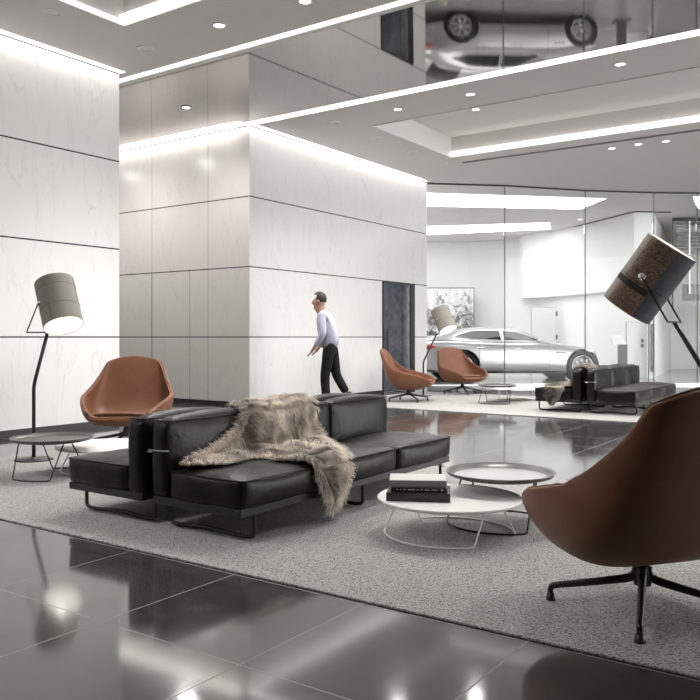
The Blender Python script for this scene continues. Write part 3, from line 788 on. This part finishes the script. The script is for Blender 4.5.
# ------------------------------------------------------------------ tray tables
def wire_base(r, rt, ht, rad, arcs, lean):
    """each arc: floor run between two angles with rods rising at both ends to the tray"""
    bms = []
    for a0, a1 in arcs:
        pts = []
        top0 = Vector((rt * math.cos(a0 - lean), rt * math.sin(a0 - lean), ht)); top1 = Vector((rt * math.cos(a1 + lean), rt * math.sin(a1 + lean), ht))
        n = 28
        pts.append(top0)
        arc = [Vector((r * math.cos(a0 + (a1 - a0) * k / n), r * math.sin(a0 + (a1 - a0) * k / n), rad)) for k in range(n + 1)]
        pts.append(top0.lerp(arc[0], .93)); pts += [arc[0] + UP * .004] + arc[1:-1] + [arc[-1] + UP * .004]; pts.append(top1.lerp(arc[-1], .93)); pts.append(top1)
        bm = B(); tube(bm, pts, rad, 7); bms.append(bm)
    return bms
def make_white_table():
    o = empty('tray_table')
    bm = B(); lathe(bm, [(0, .183), (.385, .183), (.398, .190), (.402, .200), (.398, .203), (.388, .1985), (.375, .197), (0, .197)], 64); obj('tray', bm, M['wmetal'], o, True)
    for b in wire_base(.36, .30, .184, .0055, WARC, .33): obj('leg', b, M['wmetal'], o, True)
    return o
def make_dark_table(top):
    o = empty('tray_table')
    bm = B(); lathe(bm, [(0, .272), (.27, .272), (.305, .283), (.318, .302), (.315, .305), (.302, .290), (.268, .279)], 64); tr = obj('tray', bm, M['tray_dark'], o, True)
    bm = B(); lathe(bm, [(.268, .2785), (.2, .2795), (0, .2795)], 64); obj('tray_surface', bm, top, tr, True)
    for b in wire_base(.31, .245, .274, .0055, DARC, .40): obj('leg', b, M['bmetal'], o, True)
    return o
d2r = lambda *a: [(R(p), R(q)) for p, q in a]
CA = 34.8
# angles measured from the view's right-hand direction
WARC = d2r((CA + 172, CA + 283), (CA - 10, CA + 112))
DARC = d2r((CA + 165, CA + 287), (CA + 40, CA + 104))
def set_table(t, x, y, lab, rz=0): t.location = (x, y, CZ); t.rotation_euler = (0, 0, rz); tag(t, lab, 'table', 'round tray tables')
TW = make_white_table(); set_table(TW, -2.085, 3.97, 'white round tray table in the foreground carrying three books')
t = copy_tree(TW); set_table(t, -5.42, 4.27, 'white round tray table behind the left-hand dark one', R(15))
t = copy_tree(TW); set_table(t, -5.50, 12.95, 'white round tray table in the far group beside the hide-covered sofa', R(20))
TD = make_dark_table(M['tray_grey']); set_table(TD, -1.955, 4.36, 'dark-rimmed round tray table with a pale top beside the foreground white one')
t = copy_tree(TD); set_table(t, -5.52, 12.20, 'dark round tray table in the far group in front of the car', R(10))
TB = make_dark_table(M['tray_brown']); set_table(TB, -5.53, 3.84, 'dark taupe round tray table at the left edge beside the floor lamp', R(-177))

# ------------------------------------------------------------------ books on the white table
def book(L, Wd, Tk, x, y, z, rz, cov, lab, spine=None, marks=0):
    """spine along local x on the -y side"""
    o = empty('book', (x, y, z), rz)
    bm = B(); c = .003
    box(bm, (-L / 2, 0, 0), (L / 2, Wd, c)); box(bm, (-L / 2, 0, Tk - c), (L / 2, Wd, Tk)); obj('cover', bm, cov, o, bevel=.0008)
    bm = B(); box(bm, (-L / 2, -.002, 0), (L / 2, c, Tk)); sp = obj('spine', bm, spine or cov, o, bevel=.001)
    bm = B(); box(bm, (-L / 2 + .004, c, c), (L / 2 - .004, Wd - .004, Tk - c)); obj('pages', bm, M['pages'], o)
    if marks:
        bm = B(); rn = random.Random(3); xx = -L / 2 + .03
        while xx < L / 2 - .05:
            w = rn.uniform(.004, .012); box(bm, (xx, -.0028, Tk * .40), (xx + w, -.0018, Tk * .66)); xx += w + rn.choice((.003, .003, .014))
        box(bm, (L / 2 - .034, -.0028, Tk * .3), (L / 2 - .024, -.0018, Tk * .75))
        obj('spine_lettering', bm, M['ink_white'], sp)
    tag(o, lab, 'book', 'books on the foreground white table')
    return o
ba = math.atan2(.15, .29)
zt = CZ + .1985
book(.345, .24, .045, -2.168, 3.765, zt, ba, M['bk_black'], 'largest black book, bottom of the stack on the white tray table')
book(.305, .215, .024, -2.178, 3.795, zt + .045, ba + .02, M['bk_black'], 'thin black book with pale spine lettering, middle of the stack', marks=1)
book(.31, .215, .038, -2.19, 3.80, zt + .069, ba + .05, M['bk_grey'], 'pale grey book with a taupe spine, top of the stack', spine=M['bk_spine'])

# ------------------------------------------------------------------ floor lamps
def make_lamp(base, bend_h, yoke, c, ax, piv, label, Ds=.34, Ls=.48, seed=0, a0=0.0, plain=False):
    o = empty('floor_lamp', (base[0], base[1], CZ if True else 0)); O = o.location
    loc = lambda p: Vector(p) - O
    bm = B(); lathe(bm, [(0, 0), (.165, 0), (.165, .008), (.158, .012), (.03, .014), (.022, .03), (0, .03)], 40); obj('base', bm, M['bmetal'], o, True)
    bend = Vector((base[0], base[1], bend_h)); yk = Vector(yoke)
    bm = B(); tube(bm, [loc((base[0], base[1], CZ + .01)), loc(bend - UP * .03), loc(bend + (yk - bend).normalized() * .03), loc(yk)], .0155, 10); obj('pole', bm, M['bmetal'], o, True)
    C = Vector(c); ax = Vector(ax).normalized(); pv = Vector(piv); pv = (pv - ax * pv.dot(ax)).normalized()
    rad = Ds / 2
    p0, p1 = C + pv * (rad + .014), C - pv * (rad + .014)
    off = yk - C; off = off - pv * off.dot(pv)
    e0, e1 = C + off + pv * (rad * .55), C + off - pv * (rad * .55)
    e0 = yk + pv * (rad + .014); e1 = yk - pv * (rad + .014)
    bm = B(); tube(bm, [loc(p0), loc(p0.lerp(e0, .96)), loc(e0), loc(e1), loc(p1.lerp(e1, .96)), loc(p1)], .0062, 8); obj('yoke', bm, M['bmetal'], o, True)
    # shade with sewn patches
    zax = ax; xax = pv; yax = zax.cross(xax)
    mt = Matrix(((xax.x, yax.x, zax.x, 0), (xax.y, yax.y, zax.y, 0), (xax.z, yax.z, zax.z, 0), (0, 0, 0, 1)))
    mt = Matrix.Translation(loc(C)) @ mt
    bm = B(); n = 96; zs = [-Ls / 2, -.16, -.02, .045, .10, Ls / 2]
    # ring positions along the axis: z>0 is the lower open end
    zs = [-Ls / 2, -Ls / 2 + .012, .055, .095, Ls / 2 - .012, Ls / 2]
    rg = [[bm.verts.new((rad * math.cos(2 * PI * k / n + a0), rad * math.sin(2 * PI * k / n + a0), z)) for k in range(n)] for z in zs]
    for j in range(len(zs) - 1):
        for k in range(n):
            f = bm.faces.new((rg[j][k], rg[j][(k + 1) % n], rg[j + 1][(k + 1) % n], rg[j + 1][k])); f.smooth = True
            fr = k / n
            if plain: mi = 0 if j != 2 else 0
            else:
                mi = 1 if (fr < .103 or fr > .914) else 0 if fr < .45 else 1 if fr < .60 else 2
                if j == 2 and mi != 2: mi = 3
            f.material_index = mi
    for v in bm.verts: v.co = mt @ v.co
    sh = obj('shade', bm, mats=[M['shade_khaki'], M['shade_tweed'], M['shade_slate'], M['shade_band']], parent=o)
    m_ = sh.modifiers.new('solid', 'SOLIDIFY'); m_.thickness = .003; m_.offset = -1
    bm = B(); lathe(bm, [(rad - .005, -Ls / 2 + .002), (rad - .005, Ls / 2 - .002)], 64, mt); obj('lining', bm, M['liner'], sh, True)
    bm = B()
    for k, (q0, q1) in ((.27, (-Ls / 2 + .01, Ls / 2 - .01)), (.62, (-Ls / 2 + .01, .02)), (.9, (.04, Ls / 2 - .01))):
        an = 2 * PI * k + a0; tube(bm, [mt @ Vector(((rad + .001) * math.cos(an), (rad + .001) * math.sin(an), z)) for z in (q0, q1)], .0016, 4)
    tube(bm, [mt @ Vector(((rad + .001) * math.cos(2 * PI * k / 48), (rad + .001) * math.sin(2 * PI * k / 48), .04 if not plain else .06)) for k in range(48)], .0016, 4, True)
    tube(bm, [mt @ Vector(((rad + .001) * math.cos(2 * PI * k / 48), (rad + .001) * math.sin(2 * PI * k / 48), -.13)) for k in range(48)], .0012, 4, True)
    obj('stitching', bm, M['shade_band'], sh, True)
    for pp, sg in ((p0, 1), (p1, -1)):
        bm = B(); md = Matrix.Translation(loc(C + pv * sg * (rad))) @ (pv * sg).to_track_quat('Z', 'Y').to_matrix().to_4x4()
        lathe(bm, [(0, .020), (.008, .020), (.010, .014), (.020, .012), (.026, .004), (.026, 0), (0, 0)], 20, md); obj('pivot_knob', bm, M['chrome'], o, True)
    bm = B(); lathe(bm, [(0, -.06), (.03, -.055), (.055, -.03), (.062, 0), (.055, .03), (.03, .055), (0, .062)], 20, mt @ Matrix.Translation((0, 0, .02))); b = obj('bulb', bm, M['bulb'], o, True)
    bm = B(); lathe(bm, [(0, -.12), (.022, -.12), (.022, -.045), (0, -.045)], 14, mt); tube(bm, [mt @ Vector((-rad + .004, 0, -.10)), mt @ Vector((rad - .004, 0, -.10))], .004, 6); obj('bulb_holder', bm, M['bmetal'], o, True)
    tag(o, label, 'lamp', 'tilted-shade floor lamps')
    return o
def cv(r, t, u): return CR * r + CT * t + UP * u
make_lamp((-6.35, 4.22), .67, (-6.25, 4.29, 1.14), (-6.165, 4.345, 1.392), cv(.32, .35, -.88), cv(-.74, .68, 0), 'floor lamp with a tilted grey fabric shade by the left marble wall', plain=True, Ls=.445)
make_lamp((-.95, 5.55), .67, (-1.21, 5.37, 1.195), (-1.345, 5.285, 1.475), cv(-.48, -.33, -.80), cv(-.57, .83, 0), 'floor lamp with a patched brown tweed shade behind the foreground chair', a0=0)
make_lamp((-7.33, 12.93), .64, (-7.13, 13.07, 1.155), (-7.02, 13.14, 1.42), cv(.31, .38, -.82), cv(-.77, .63, 0), 'floor lamp with a tilted grey shade in front of the glass and the car', plain=True, Ls=.445)

# ------------------------------------------------------------------ walking person
def skin(name, verts, edges, radii, m, parent, root=0, sub=2):
    me = bpy.data.meshes.new(name); me.from_pydata([tuple(v) for v in verts], edges, []); me.materials.append(m)
    o = bpy.data.objects.new(name, me); COL.objects.link(o); o.parent = parent
    sk = o.modifiers.new('skin', 'SKIN'); sk.use_smooth_shade = True
    for i, r in enumerate(radii):
        d = me.skin_vertices[0].data[i]; d.radius = r if isinstance(r, tuple) else (r, r); d.use_root = (i == root)
    s = o.modifiers.new('sub', 'SUBSURF'); s.levels = sub; s.render_levels = sub
    return o
pe = empty('person', (-7.02, 9.60, 0), T + PI)       # local +x walks to the left of the view, local y away
pe.rotation_euler = (0, 0, T + PI - R(12))
J = dict(pel=(0, 0, .96), wst=(.03, 0, 1.10), chest=(.10, 0, 1.32), neck=(.155, 0, 1.47), hb=(.175, 0, 1.54), hd=(.185, 0, 1.625), ht=(.18, 0, 1.705), chin=(.245, 0, 1.555), nose=(.288, 0, 1.615),
         hipL=(0, .09, .92), kneL=(.07, .10, .50), ankL=(.035, .10, .09), toeL=(.17, .10, .04),
         hipR=(0, -.09, .92), kneR=(-.06, -.10, .53), ankR=(-.22, -.10, .26), toeR=(-.20, -.10, .12),
         shL=(.10, .18, 1.41), elL=(.06, .24, 1.14), wrL=(.20, .20, .95), shR=(.10, -.18, 1.41), elR=(.08, -.23, 1.13), wrR=(.22, -.20, .96))
# lean with the spine
names = list(J); idx = {n: i for i, n in enumerate(names)}
vs = [Vector(J[n]) for n in names]
es = [('pel', 'wst'), ('wst', 'chest'), ('chest', 'neck'), ('neck', 'hb'), ('hb', 'hd'), ('hd', 'ht'), ('hb', 'chin'), ('hd', 'nose'), ('pel', 'hipL'), ('hipL', 'kneL'), ('kneL', 'ankL'), ('ankL', 'toeL'), ('pel', 'hipR'), ('hipR', 'kneR'), ('kneR', 'ankR'), ('ankR', 'toeR'), ('chest', 'shL'), ('shL', 'elL'), ('elL', 'wrL'), ('chest', 'shR'), ('shR', 'elR'), ('elR', 'wrR')]
rad = dict(pel=.12, wst=.11, chest=.13, neck=.058, hb=.082, hd=.104, ht=.07, chin=.035, nose=.018, hipL=.085, kneL=.055, ankL=.038, toeL=.035, hipR=.085, kneR=.055, ankR=.038, toeR=.035, shL=.055, elL=.040, wrL=.028, shR=.055, elR=.040, wrR=.028)
# hands: palm and five fingers on each wrist
def add_hand(wr, dirv, side):
    d = Vector(dirv).normalized(); s = Vector((0, 1, 0)); s = (s - d * s.dot(d)).normalized(); up = d.cross(s)
    base = Vector(J[wr]); k = len(names)
    names.append(wr + 'p'); J[wr + 'p'] = base + d * .07; rad[wr + 'p'] = .026; es.append((wr, wr + 'p'))
    for f in range(4):
        o_ = (f - 1.5) * .017; ln = (.068, .082, .078, .060)[f]
        a_, b_ = wr + 'f%da' % f, wr + 'f%db' % f
        J[a_] = base + d * .105 + s * o_ + up * .008; J[b_] = base + d * (.10 + ln) + s * o_ + up * .03
        rad[a_] = .009; rad[b_] = .0075; names.extend((a_, b_)); es.extend(((wr + 'p', a_), (a_, b_)))
    a_ = wr + 't'; J[a_] = base + d * .075 + s * side * .045 + up * .02; rad[a_] = .0095; names.append(a_); es.append((wr + 'p', a_))
add_hand('wrL', (.5, -.1, -.85), -1); add_hand('wrR', (.5, .1, -.85), 1)
idx = {n: i for i, n in enumerate(names)}
body = skin('body', [Vector(J[n]) for n in names], [(idx[a], idx[b]) for a, b in es], [rad[n] for n in names], M['skin'], pe)
sn = ['wst0', 'wst', 'chest', 'nk', 'shL', 'elL', 'cuL', 'shR', 'elR', 'cuR']
SJ = dict(J); SJ['wst0'] = Vector((.0, 0, .90)); SJ['nk'] = Vector((.15, 0, 1.50)); SJ['cuL'] = Vector(J['wrL']).lerp(Vector(J['elL']), .08); SJ['cuR'] = Vector(J['wrR']).lerp(Vector(J['elR']), .08)
sr = dict(wst0=(.165, .165), wst=(.165, .165), chest=(.185, .175), nk=.07, shL=.072, elL=.056, cuL=.042, shR=.072, elR=.056, cuR=.042)
se = [('wst0', 'wst'), ('wst', 'chest'), ('chest', 'nk'), ('chest', 'shL'), ('shL', 'elL'), ('elL', 'cuL'), ('chest', 'shR'), ('shR', 'elR'), ('elR', 'cuR')]
ix = {n: i for i, n in enumerate(sn)}
skin('shirt', [SJ[n] for n in sn], [(ix[a], ix[b]) for a, b in se], [sr[n] for n in sn], M['shirt'], pe)
tn = ['pt', 'pel', 'hipL', 'kneL', 'ankL', 'hipR', 'kneR', 'ankR']; TJ = dict(J); TJ['pt'] = Vector((.02, 0, 1.05))
tr_ = dict(pt=(.14, .12), pel=(.145, .125), hipL=.10, kneL=.075, ankL=.065, hipR=.10, kneR=.075, ankR=.065)
te = [('pt', 'pel'), ('pel', 'hipL'), ('hipL', 'kneL'), ('kneL', 'ankL'), ('pel', 'hipR'), ('hipR', 'kneR'), ('kneR', 'ankR')]
ix = {n: i for i, n in enumerate(tn)}
skin('trousers', [TJ[n] for n in tn], [(ix[a], ix[b]) for a, b in te], [tr_[n] for n in tn], M['trouser'], pe)
def shoe(an, toe, nm='shoe'):
    a, t = Vector(J[an]), Vector(J[toe]); d = (t - a); d.normalize()
    sole = Vector((d.z, 0, -d.x)) if abs(d.z) > .5 else Vector((0, 0, -1))
    h = a + sole * .04 - d * .04
    return skin(nm, [h, a + sole * .035 + d * .06, a + sole * .045 + d * .15, a + sole * .05 + d * .2], [(0, 1), (1, 2), (2, 3)], [(.045, .045), (.048, .042), (.045, .030), (.032, .022)], M['shoe'], pe)
J['ankL'] = Vector((.035, .10, .09)); shoe('ankL', 'toeL'); shoe('ankR', 'toeR')
# hair as a cap on the back and top of the head
bm = B(); bmesh.ops.create_uvsphere(bm, u_segments=20, v_segments=14, radius=1)
for v in list(bm.verts):
    if v.co.x > .42 and v.co.z < .55 or v.co.z < -.55: bm.verts.remove(v)
for v in bm.verts:
    v.co = Vector((v.co.x * .112, v.co.y * .092, v.co.z * .115)) * (1 + .05 * noise.noise(v.co * 4)) + Vector((.172, 0, 1.665))
obj('hair', bm, M['hair'], pe, True, 1, solid=.012)
bm = B()
for s in (-1, 1):
    lathe(bm, [(0, -.009), (.008, -.004), (.009, 0), (.008, .004), (0, .009)], 8, Matrix.Translation((.252, s * .032, 1.648)))
obj('eye', bm, M['plastic'], pe, True)
bm = B()
for s in (-1, 1):
    lathe(bm, [(0, -.008), (.02, -.006), (.026, 0), (.02, .006), (0, .008)], 10, Matrix.Translation((.175, s * .088, 1.63)) @ Matrix.Rotation(R(90), 4, 'X'))
obj('ear', bm, M['skin'], pe, True)
tag(pe, 'person in a lavender shirt and black trousers walking left past the marble column', 'person')

# ------------------------------------------------------------------ car
def make_car():
    o = empty('car')
    XR, XF = -2.46, 2.02
    zdeck = [(-2.46, .88), (-2.40, 1.00), (-2.2, 1.075), (-1.9, 1.09), (-1.4, 1.04), (0, .98), (.5, .99), (.8, .955), (1.2, .90), (1.55, .835), (1.80, .745), (1.95, .64), (2.02, .55)]
    zbelt = [(-2.46, .84), (-2.40, .93), (-2.2, .99), (-1.8, 1.01), (-1.2, .985), (-.4, .955), (.5, .95), (.8, .92), (1.2, .87), (1.55, .805), (1.80, .71), (1.95, .60), (2.02, .52)]
    wid = [(-2.46, .62), (-2.40, .76), (-2.2, .88), (-1.8, .945), (-1.2, .95), (0, .935), (.9, .945), (1.4, .94), (1.7, .86), (1.88, .72), (1.97, .56), (2.02, .42)]
    zlow = [(-2.46, .46), (-2.38, .30), (-2.15, .22), (-1.6, .19), (1.4, .17), (1.8, .18), (1.95, .22), (2.02, .30)]
    def sec(x):
        w, zb, zd, zl = (sinterp(t, x) for t in (wid, zbelt, zdeck, zlow))
        hh = zb - zl
        return [(0, zl), (.70 * w, zl), (.93 * w, zl + .05 * hh / .8), (.985 * w, zl + .20 * hh), (1.0 * w, zl + .45 * hh), (.985 * w, zl + .66 * hh), (.975 * w, zl + .82 * hh), (.935 * w, zl + .94 * hh), (.86 * w, zb + .1 * (zd - zb)), (.62 * w, zb + .72 * (zd - zb)), (.3 * w, zb + .96 * (zd - zb)), (0, zd)]
    xs = [XR, -2.44, -2.40, -2.32, -2.2, -2.05, -1.9, -1.75, -1.6, -1.4, -1.2, -1.0, -.7, -.4, -.1, .2, .5, .65, .8, 1.0, 1.2, 1.4, 1.55, 1.68, 1.8, 1.88, 1.95, 1.99, XF]
    bm = B(); rings = []
    for x in xs:
        s = sec(x); L = [(y, z) for y, z in s] + [(-y, z) for y, z in s[-2:0:-1]]
        rings.append([bm.verts.new((x, y, z)) for y, z in L])
    n = len(rings[0])
    for A, C in zip(rings, rings[1:]):
        for k in range(n): bm.faces.new((A[k], A[(k + 1) % n], C[(k + 1) % n], C[k]))
    bm.faces.new(rings[0]); bm.faces.new(rings[-1][::-1])
    body = obj('body', bm, M['carpaint'], o, True, 1)
    # wheel arches cut out of the body
    bm = B(); WX = (-1.435, 1.435)
    for x in WX:
        for s in (-1, 1): lathe(bm, [(0, 0), (.415, 0), (.415, .6), (0, .6)], 40, Matrix.Translation((x, s * .62 if s > 0 else -.62 - .6, .37)) @ Matrix.Rotation(R(-90), 4, 'X'))
    cut = obj('cut', bm, M['plastic'])
    bo = body.modifiers.new('arch', 'BOOLEAN'); bo.operation = 'DIFFERENCE'; bo.object = cut; bo.solver = 'EXACT'
    dg = bpy.context.evaluated_depsgraph_get(); ev = body.evaluated_get(dg)
    me = bpy.data.meshes.new_from_object(ev); body.modifiers.clear(); body.data = me; me.name = 'body'
    for p in me.polygons: p.use_smooth = True
    try: me.set_sharp_from_angle(angle=R(40))
    except Exception: pass
    bpy.data.objects.remove(cut)
    bm = B()
    for x in WX:
        for s in (-1, 1): lathe(bm, [(0, 0), (.40, 0), (.41, .28), (.40, .285), (.39, .01), (0, .01)], 32, Matrix.Translation((x, s * .60, .37)) @ Matrix.Rotation(R(-90 * s), 4, 'X'))
    obj('wheel_well', bm, M['plastic'], o, True)
    # greenhouse
    zr = [(-2.12, 1.085), (-1.85, 1.165), (-1.55, 1.245), (-1.2, 1.30), (-.8, 1.325), (-.4, 1.318), (-.1, 1.285), (.15, 1.21), (.42, 1.09), (.72, .955)]
    yr = [(-2.12, .60), (-1.5, .56), (-.8, .57), (0, .58), (.4, .66), (.72, .72)]
    zb_ = lambda x: sinterp(zbelt, x) - .01
    def G(x, v, off=0):
        s = 1 if v >= 0 else -1; a = abs(v); r_, t_ = sinterp(yr, x), sinterp(zr, x); yb = .845 * sinterp(wid, x) / .94
        z1 = zb_(x)
        if a < .5: y, z = r_ * a / .5, t_ - .028 * (a / .5) ** 3
        else:
            u = (a - .5) / .5; y = r_ + (yb - r_) * (u ** .85); z = t_ - .028 + (z1 - t_ + .028) * u
            z = max(z, z1) if t_ > z1 else z
        nrm = Vector((0, s * (1 if a > .5 else .2), .5 if a > .5 else 1)).normalized()
        return Vector((x, s * y, z)) + nrm * off
    gx = [-2.12 + (2.84) * k / 34 for k in range(35)]; gv = [-1 + 2 * k / 24 for k in range(25)]
    def patch(name, xs_, vf, m, off, nv=8, parent=o):
        bm = B(); rr = []
        for x in xs_:
            v0, v1 = vf(x); rr.append([bm.verts.new(G(x, v0 + (v1 - v0) * k / nv, off)) for k in range(nv + 1)])
        for A, C in zip(rr, rr[1:]):
            for k in range(nv): bm.faces.new((A[k], A[k + 1], C[k + 1], C[k]))
        return obj(name, bm, m, parent, True)
    patch('roof', gx, lambda x: (-1, 1), M['carpaint'], 0, 32)
    lin = lambda a, b, n_: [a + (b - a) * k / n_ for k in range(n_ + 1)]
    for s in (-1, 1):
        def fr(x): return (s * (.60 + .0 * x), s * .94)
        def rear(x):
            u = min(1, (x + 1.62) / .40); return (s * (.78 - .18 * u), s * (.80 + .14 * u))
        def front(x):
            u = max(0, (x - .0) / .50); return (s * (.60 + .18 * u), s * .94)
        patch('side_window', lin(-1.62, -.50, 14), rear, M['carglass'], .006)
        patch('side_window', lin(-.42, .47, 12), front, M['carglass'], .006)
        bm = B()
        tube(bm, [G(x, rear(x)[0], .008) for x in lin(-1.62, -.5, 12)] + [G(x, front(x)[0], .008) for x in lin(-.42, .47, 10)] + [G(x, front(x)[1], .008) for x in lin(.47, -.42, 10)] + [G(x, rear(x)[1], .008) for x in lin(-.5, -1.62, 12)], .008, 5, True)
        obj('window_trim', bm, M['chrome'], o, True)
        # door shut lines, handles, fender vents
        def side(x, f):
            q = sec(x); zl, zb = sinterp(zlow, x), sinterp(zbelt, x); z = zl + (zb - zl) * f
            for (y0, z0), (y1, z1) in zip(q[2:9], q[3:10]):
                if z0 <= z <= z1: return Vector((x, s * (y0 + (y1 - y0) * (z - z0) / (z1 - z0 + 1e-9) + .003), z))
            return Vector((x, s * q[4][0], z))
        bm = B()
        for x0, x1 in ((.62, .70), (-.46, -.44), (-1.05, -1.38)):
            tube(bm, [side(x0 + (x1 - x0) * (1 - f) * 0 + 0 * f, f) for f in lin(.16, .95, 10)], .004, 4)
        tube(bm, [side(x, .17) for x in lin(-.98, .62, 12)], .004, 4)
        obj('door_gap', bm, M['plastic'], o, True)
        for x in (-1.0, -.12):
            bm = B(); tube(bm, [side(x - .11, .80) + Vector((0, s * .012, 0)), side(x + .11, .80) + Vector((0, s * .012, 0))], .014, 8); obj('door_handle', bm, M['chrome'], o, True)
        bm = B()
        for k in range(3): x = .80 + k * .09; tube(bm, [side(x - .03, .70), side(x + .03, .72)], .016, 8)
        obj('fender_vent', bm, M['plastic'], o, True)
        bm = B(); p = G(.38, s * .98, .0) + Vector((0, s * .12, .03)); bmesh.ops.create_uvsphere(bm, u_segments=14, v_segments=8, radius=1, matrix=Matrix.Translation(p) @ Matrix.Diagonal((.06, .10, .055, 1))); obj('wing_mirror', bm, M['carpaint'], o, True)
        bm = B(); pts = [side(x, .92) + Vector((0, 0, .0)) for x in lin(1.52, 1.85, 6)]; tube(bm, pts, [.012, .035, .05, .055, .045, .02, .01][:len(pts)], 8); obj('headlight', bm, M['lamp_clear'], o, True)
        bm = B(); pts = [side(x, .80) for x in lin(-2.05, -2.43, 6)]; tube(bm, pts, [.012, .03, .045, .055, .06, .05, .04][:len(pts)], 8); obj('tail_light', bm, M['redlamp'], o, True)
        bm = B(); tube(bm, [side(x, .07) for x in lin(-.98, .98, 10)], .03, 6); obj('sill', bm, M['plastic'], o, True)
    patch('windscreen', lin(.10, .66, 8), lambda x: (-.46, .46), M['carglass'], .006, 14)
    patch('rear_window', lin(-2.02, -1.32, 8), lambda x: (-.44, .44), M['carglass'], .006, 14)
    bm = B(); lathe(bm, [(0, 0), (.22, 0), (.22, .02), (0, .02)], 24, Matrix.Translation((1.985, 0, .42)) @ Matrix.Rotation(R(90), 4, 'Y') @ Matrix.Diagonal((.55, 1.25, 1, 1))); obj('grille', bm, M['plastic'], o)
    bm = B(); box(bm, (-2.47, -.55, .26), (-2.36, .55, .40)); obj('rear_diffuser', bm, M['plastic'], o, bevel=.03)
    for x in WX:
        for s in (-1, 1):
            w = empty('wheel', (x, s * .80, .37)); w.parent = o
            rt = Matrix.Rotation(R(-90 * s), 4, 'X')
            bm = B(); lathe(bm, [(.255, -.10), (.34, -.11), (.365, -.085), (.37, 0), (.365, .085), (.34, .115), (.262, .11), (.255, .0)], 40, rt, closed=True); obj('tyre', bm, M['tyre'], w, True)
            bm = B(); lathe(bm, [(.235, -.08), (.258, -.08), (.262, .105), (.240, .108), (.232, .06)], 40, rt, closed=True)
            for k in range(7):
                for dd in (-.11, .11):
                    a = 2 * PI * k / 7
                    tube(bm, [rt @ Vector((.05 * math.cos(a), .05 * math.sin(a), .085)), rt @ Vector((.245 * math.cos(a + dd), .245 * math.sin(a + dd), .09))], [.018, .013], 6)
            lathe(bm, [(0, .06), (.06, .06), (.06, .095), (.03, .105), (0, .105)], 20, rt); obj('rim', bm, M['rim'], w, True)
            bm = B(); lathe(bm, [(0, .0), (.175, .0), (.175, .025), (0, .025)], 28, rt); obj('brake_disc', bm, M['steel'], w)
    return o
car = make_car(); car.location = (-7.88, 18.88, 0.004); car.rotation_euler = (0, 0, T + R(7)); car.scale = (1.06, 1.03, 1.02)
p = W(511, 20.5); car.location = (p.x, p.y, .004)
tag(car, 'silver four-door sports saloon parked in the showroom behind the glass', 'car')

# ------------------------------------------------------------------ world, camera, colour
w = bpy.data.worlds.new('World'); SC.world = w; w.use_nodes = True
bg = w.node_tree.nodes['Background']; bg.inputs['Color'].default_value = (1, .992, .985, 1); bg.inputs['Strength'].default_value = 4.0
cam = bpy.data.cameras.new('Camera'); co = bpy.data.objects.new('Camera', cam); COL.objects.link(co)
co.location = (0, 0, 1.1); co.rotation_euler = (R(90), 0, T); cam.sensor_width = 36; cam.sensor_fit = 'HORIZONTAL'
cam.lens = 36 * 799 / 700; cam.shift_y = -(337 - 350) / 700 * -1 if False else -13 / 700
cam.clip_start = .05; cam.clip_end = 200
SC.camera = co
SC.view_settings.view_transform = 'Standard'; SC.view_settings.look = 'None'; SC.view_settings.gamma = 1; SC.view_settings.use_curve_mapping = False
SC.view_settings.exposure = .74
cy = SC.cycles; cy.use_denoising = True; cy.max_bounces = 10; cy.diffuse_bounces = 5; cy.glossy_bounces = 5; cy.transparent_max_bounces = 24; cy.transmission_bounces = 6
cy.caustics_reflective = False; cy.caustics_refractive = False; cy.sample_clamp_indirect = 6
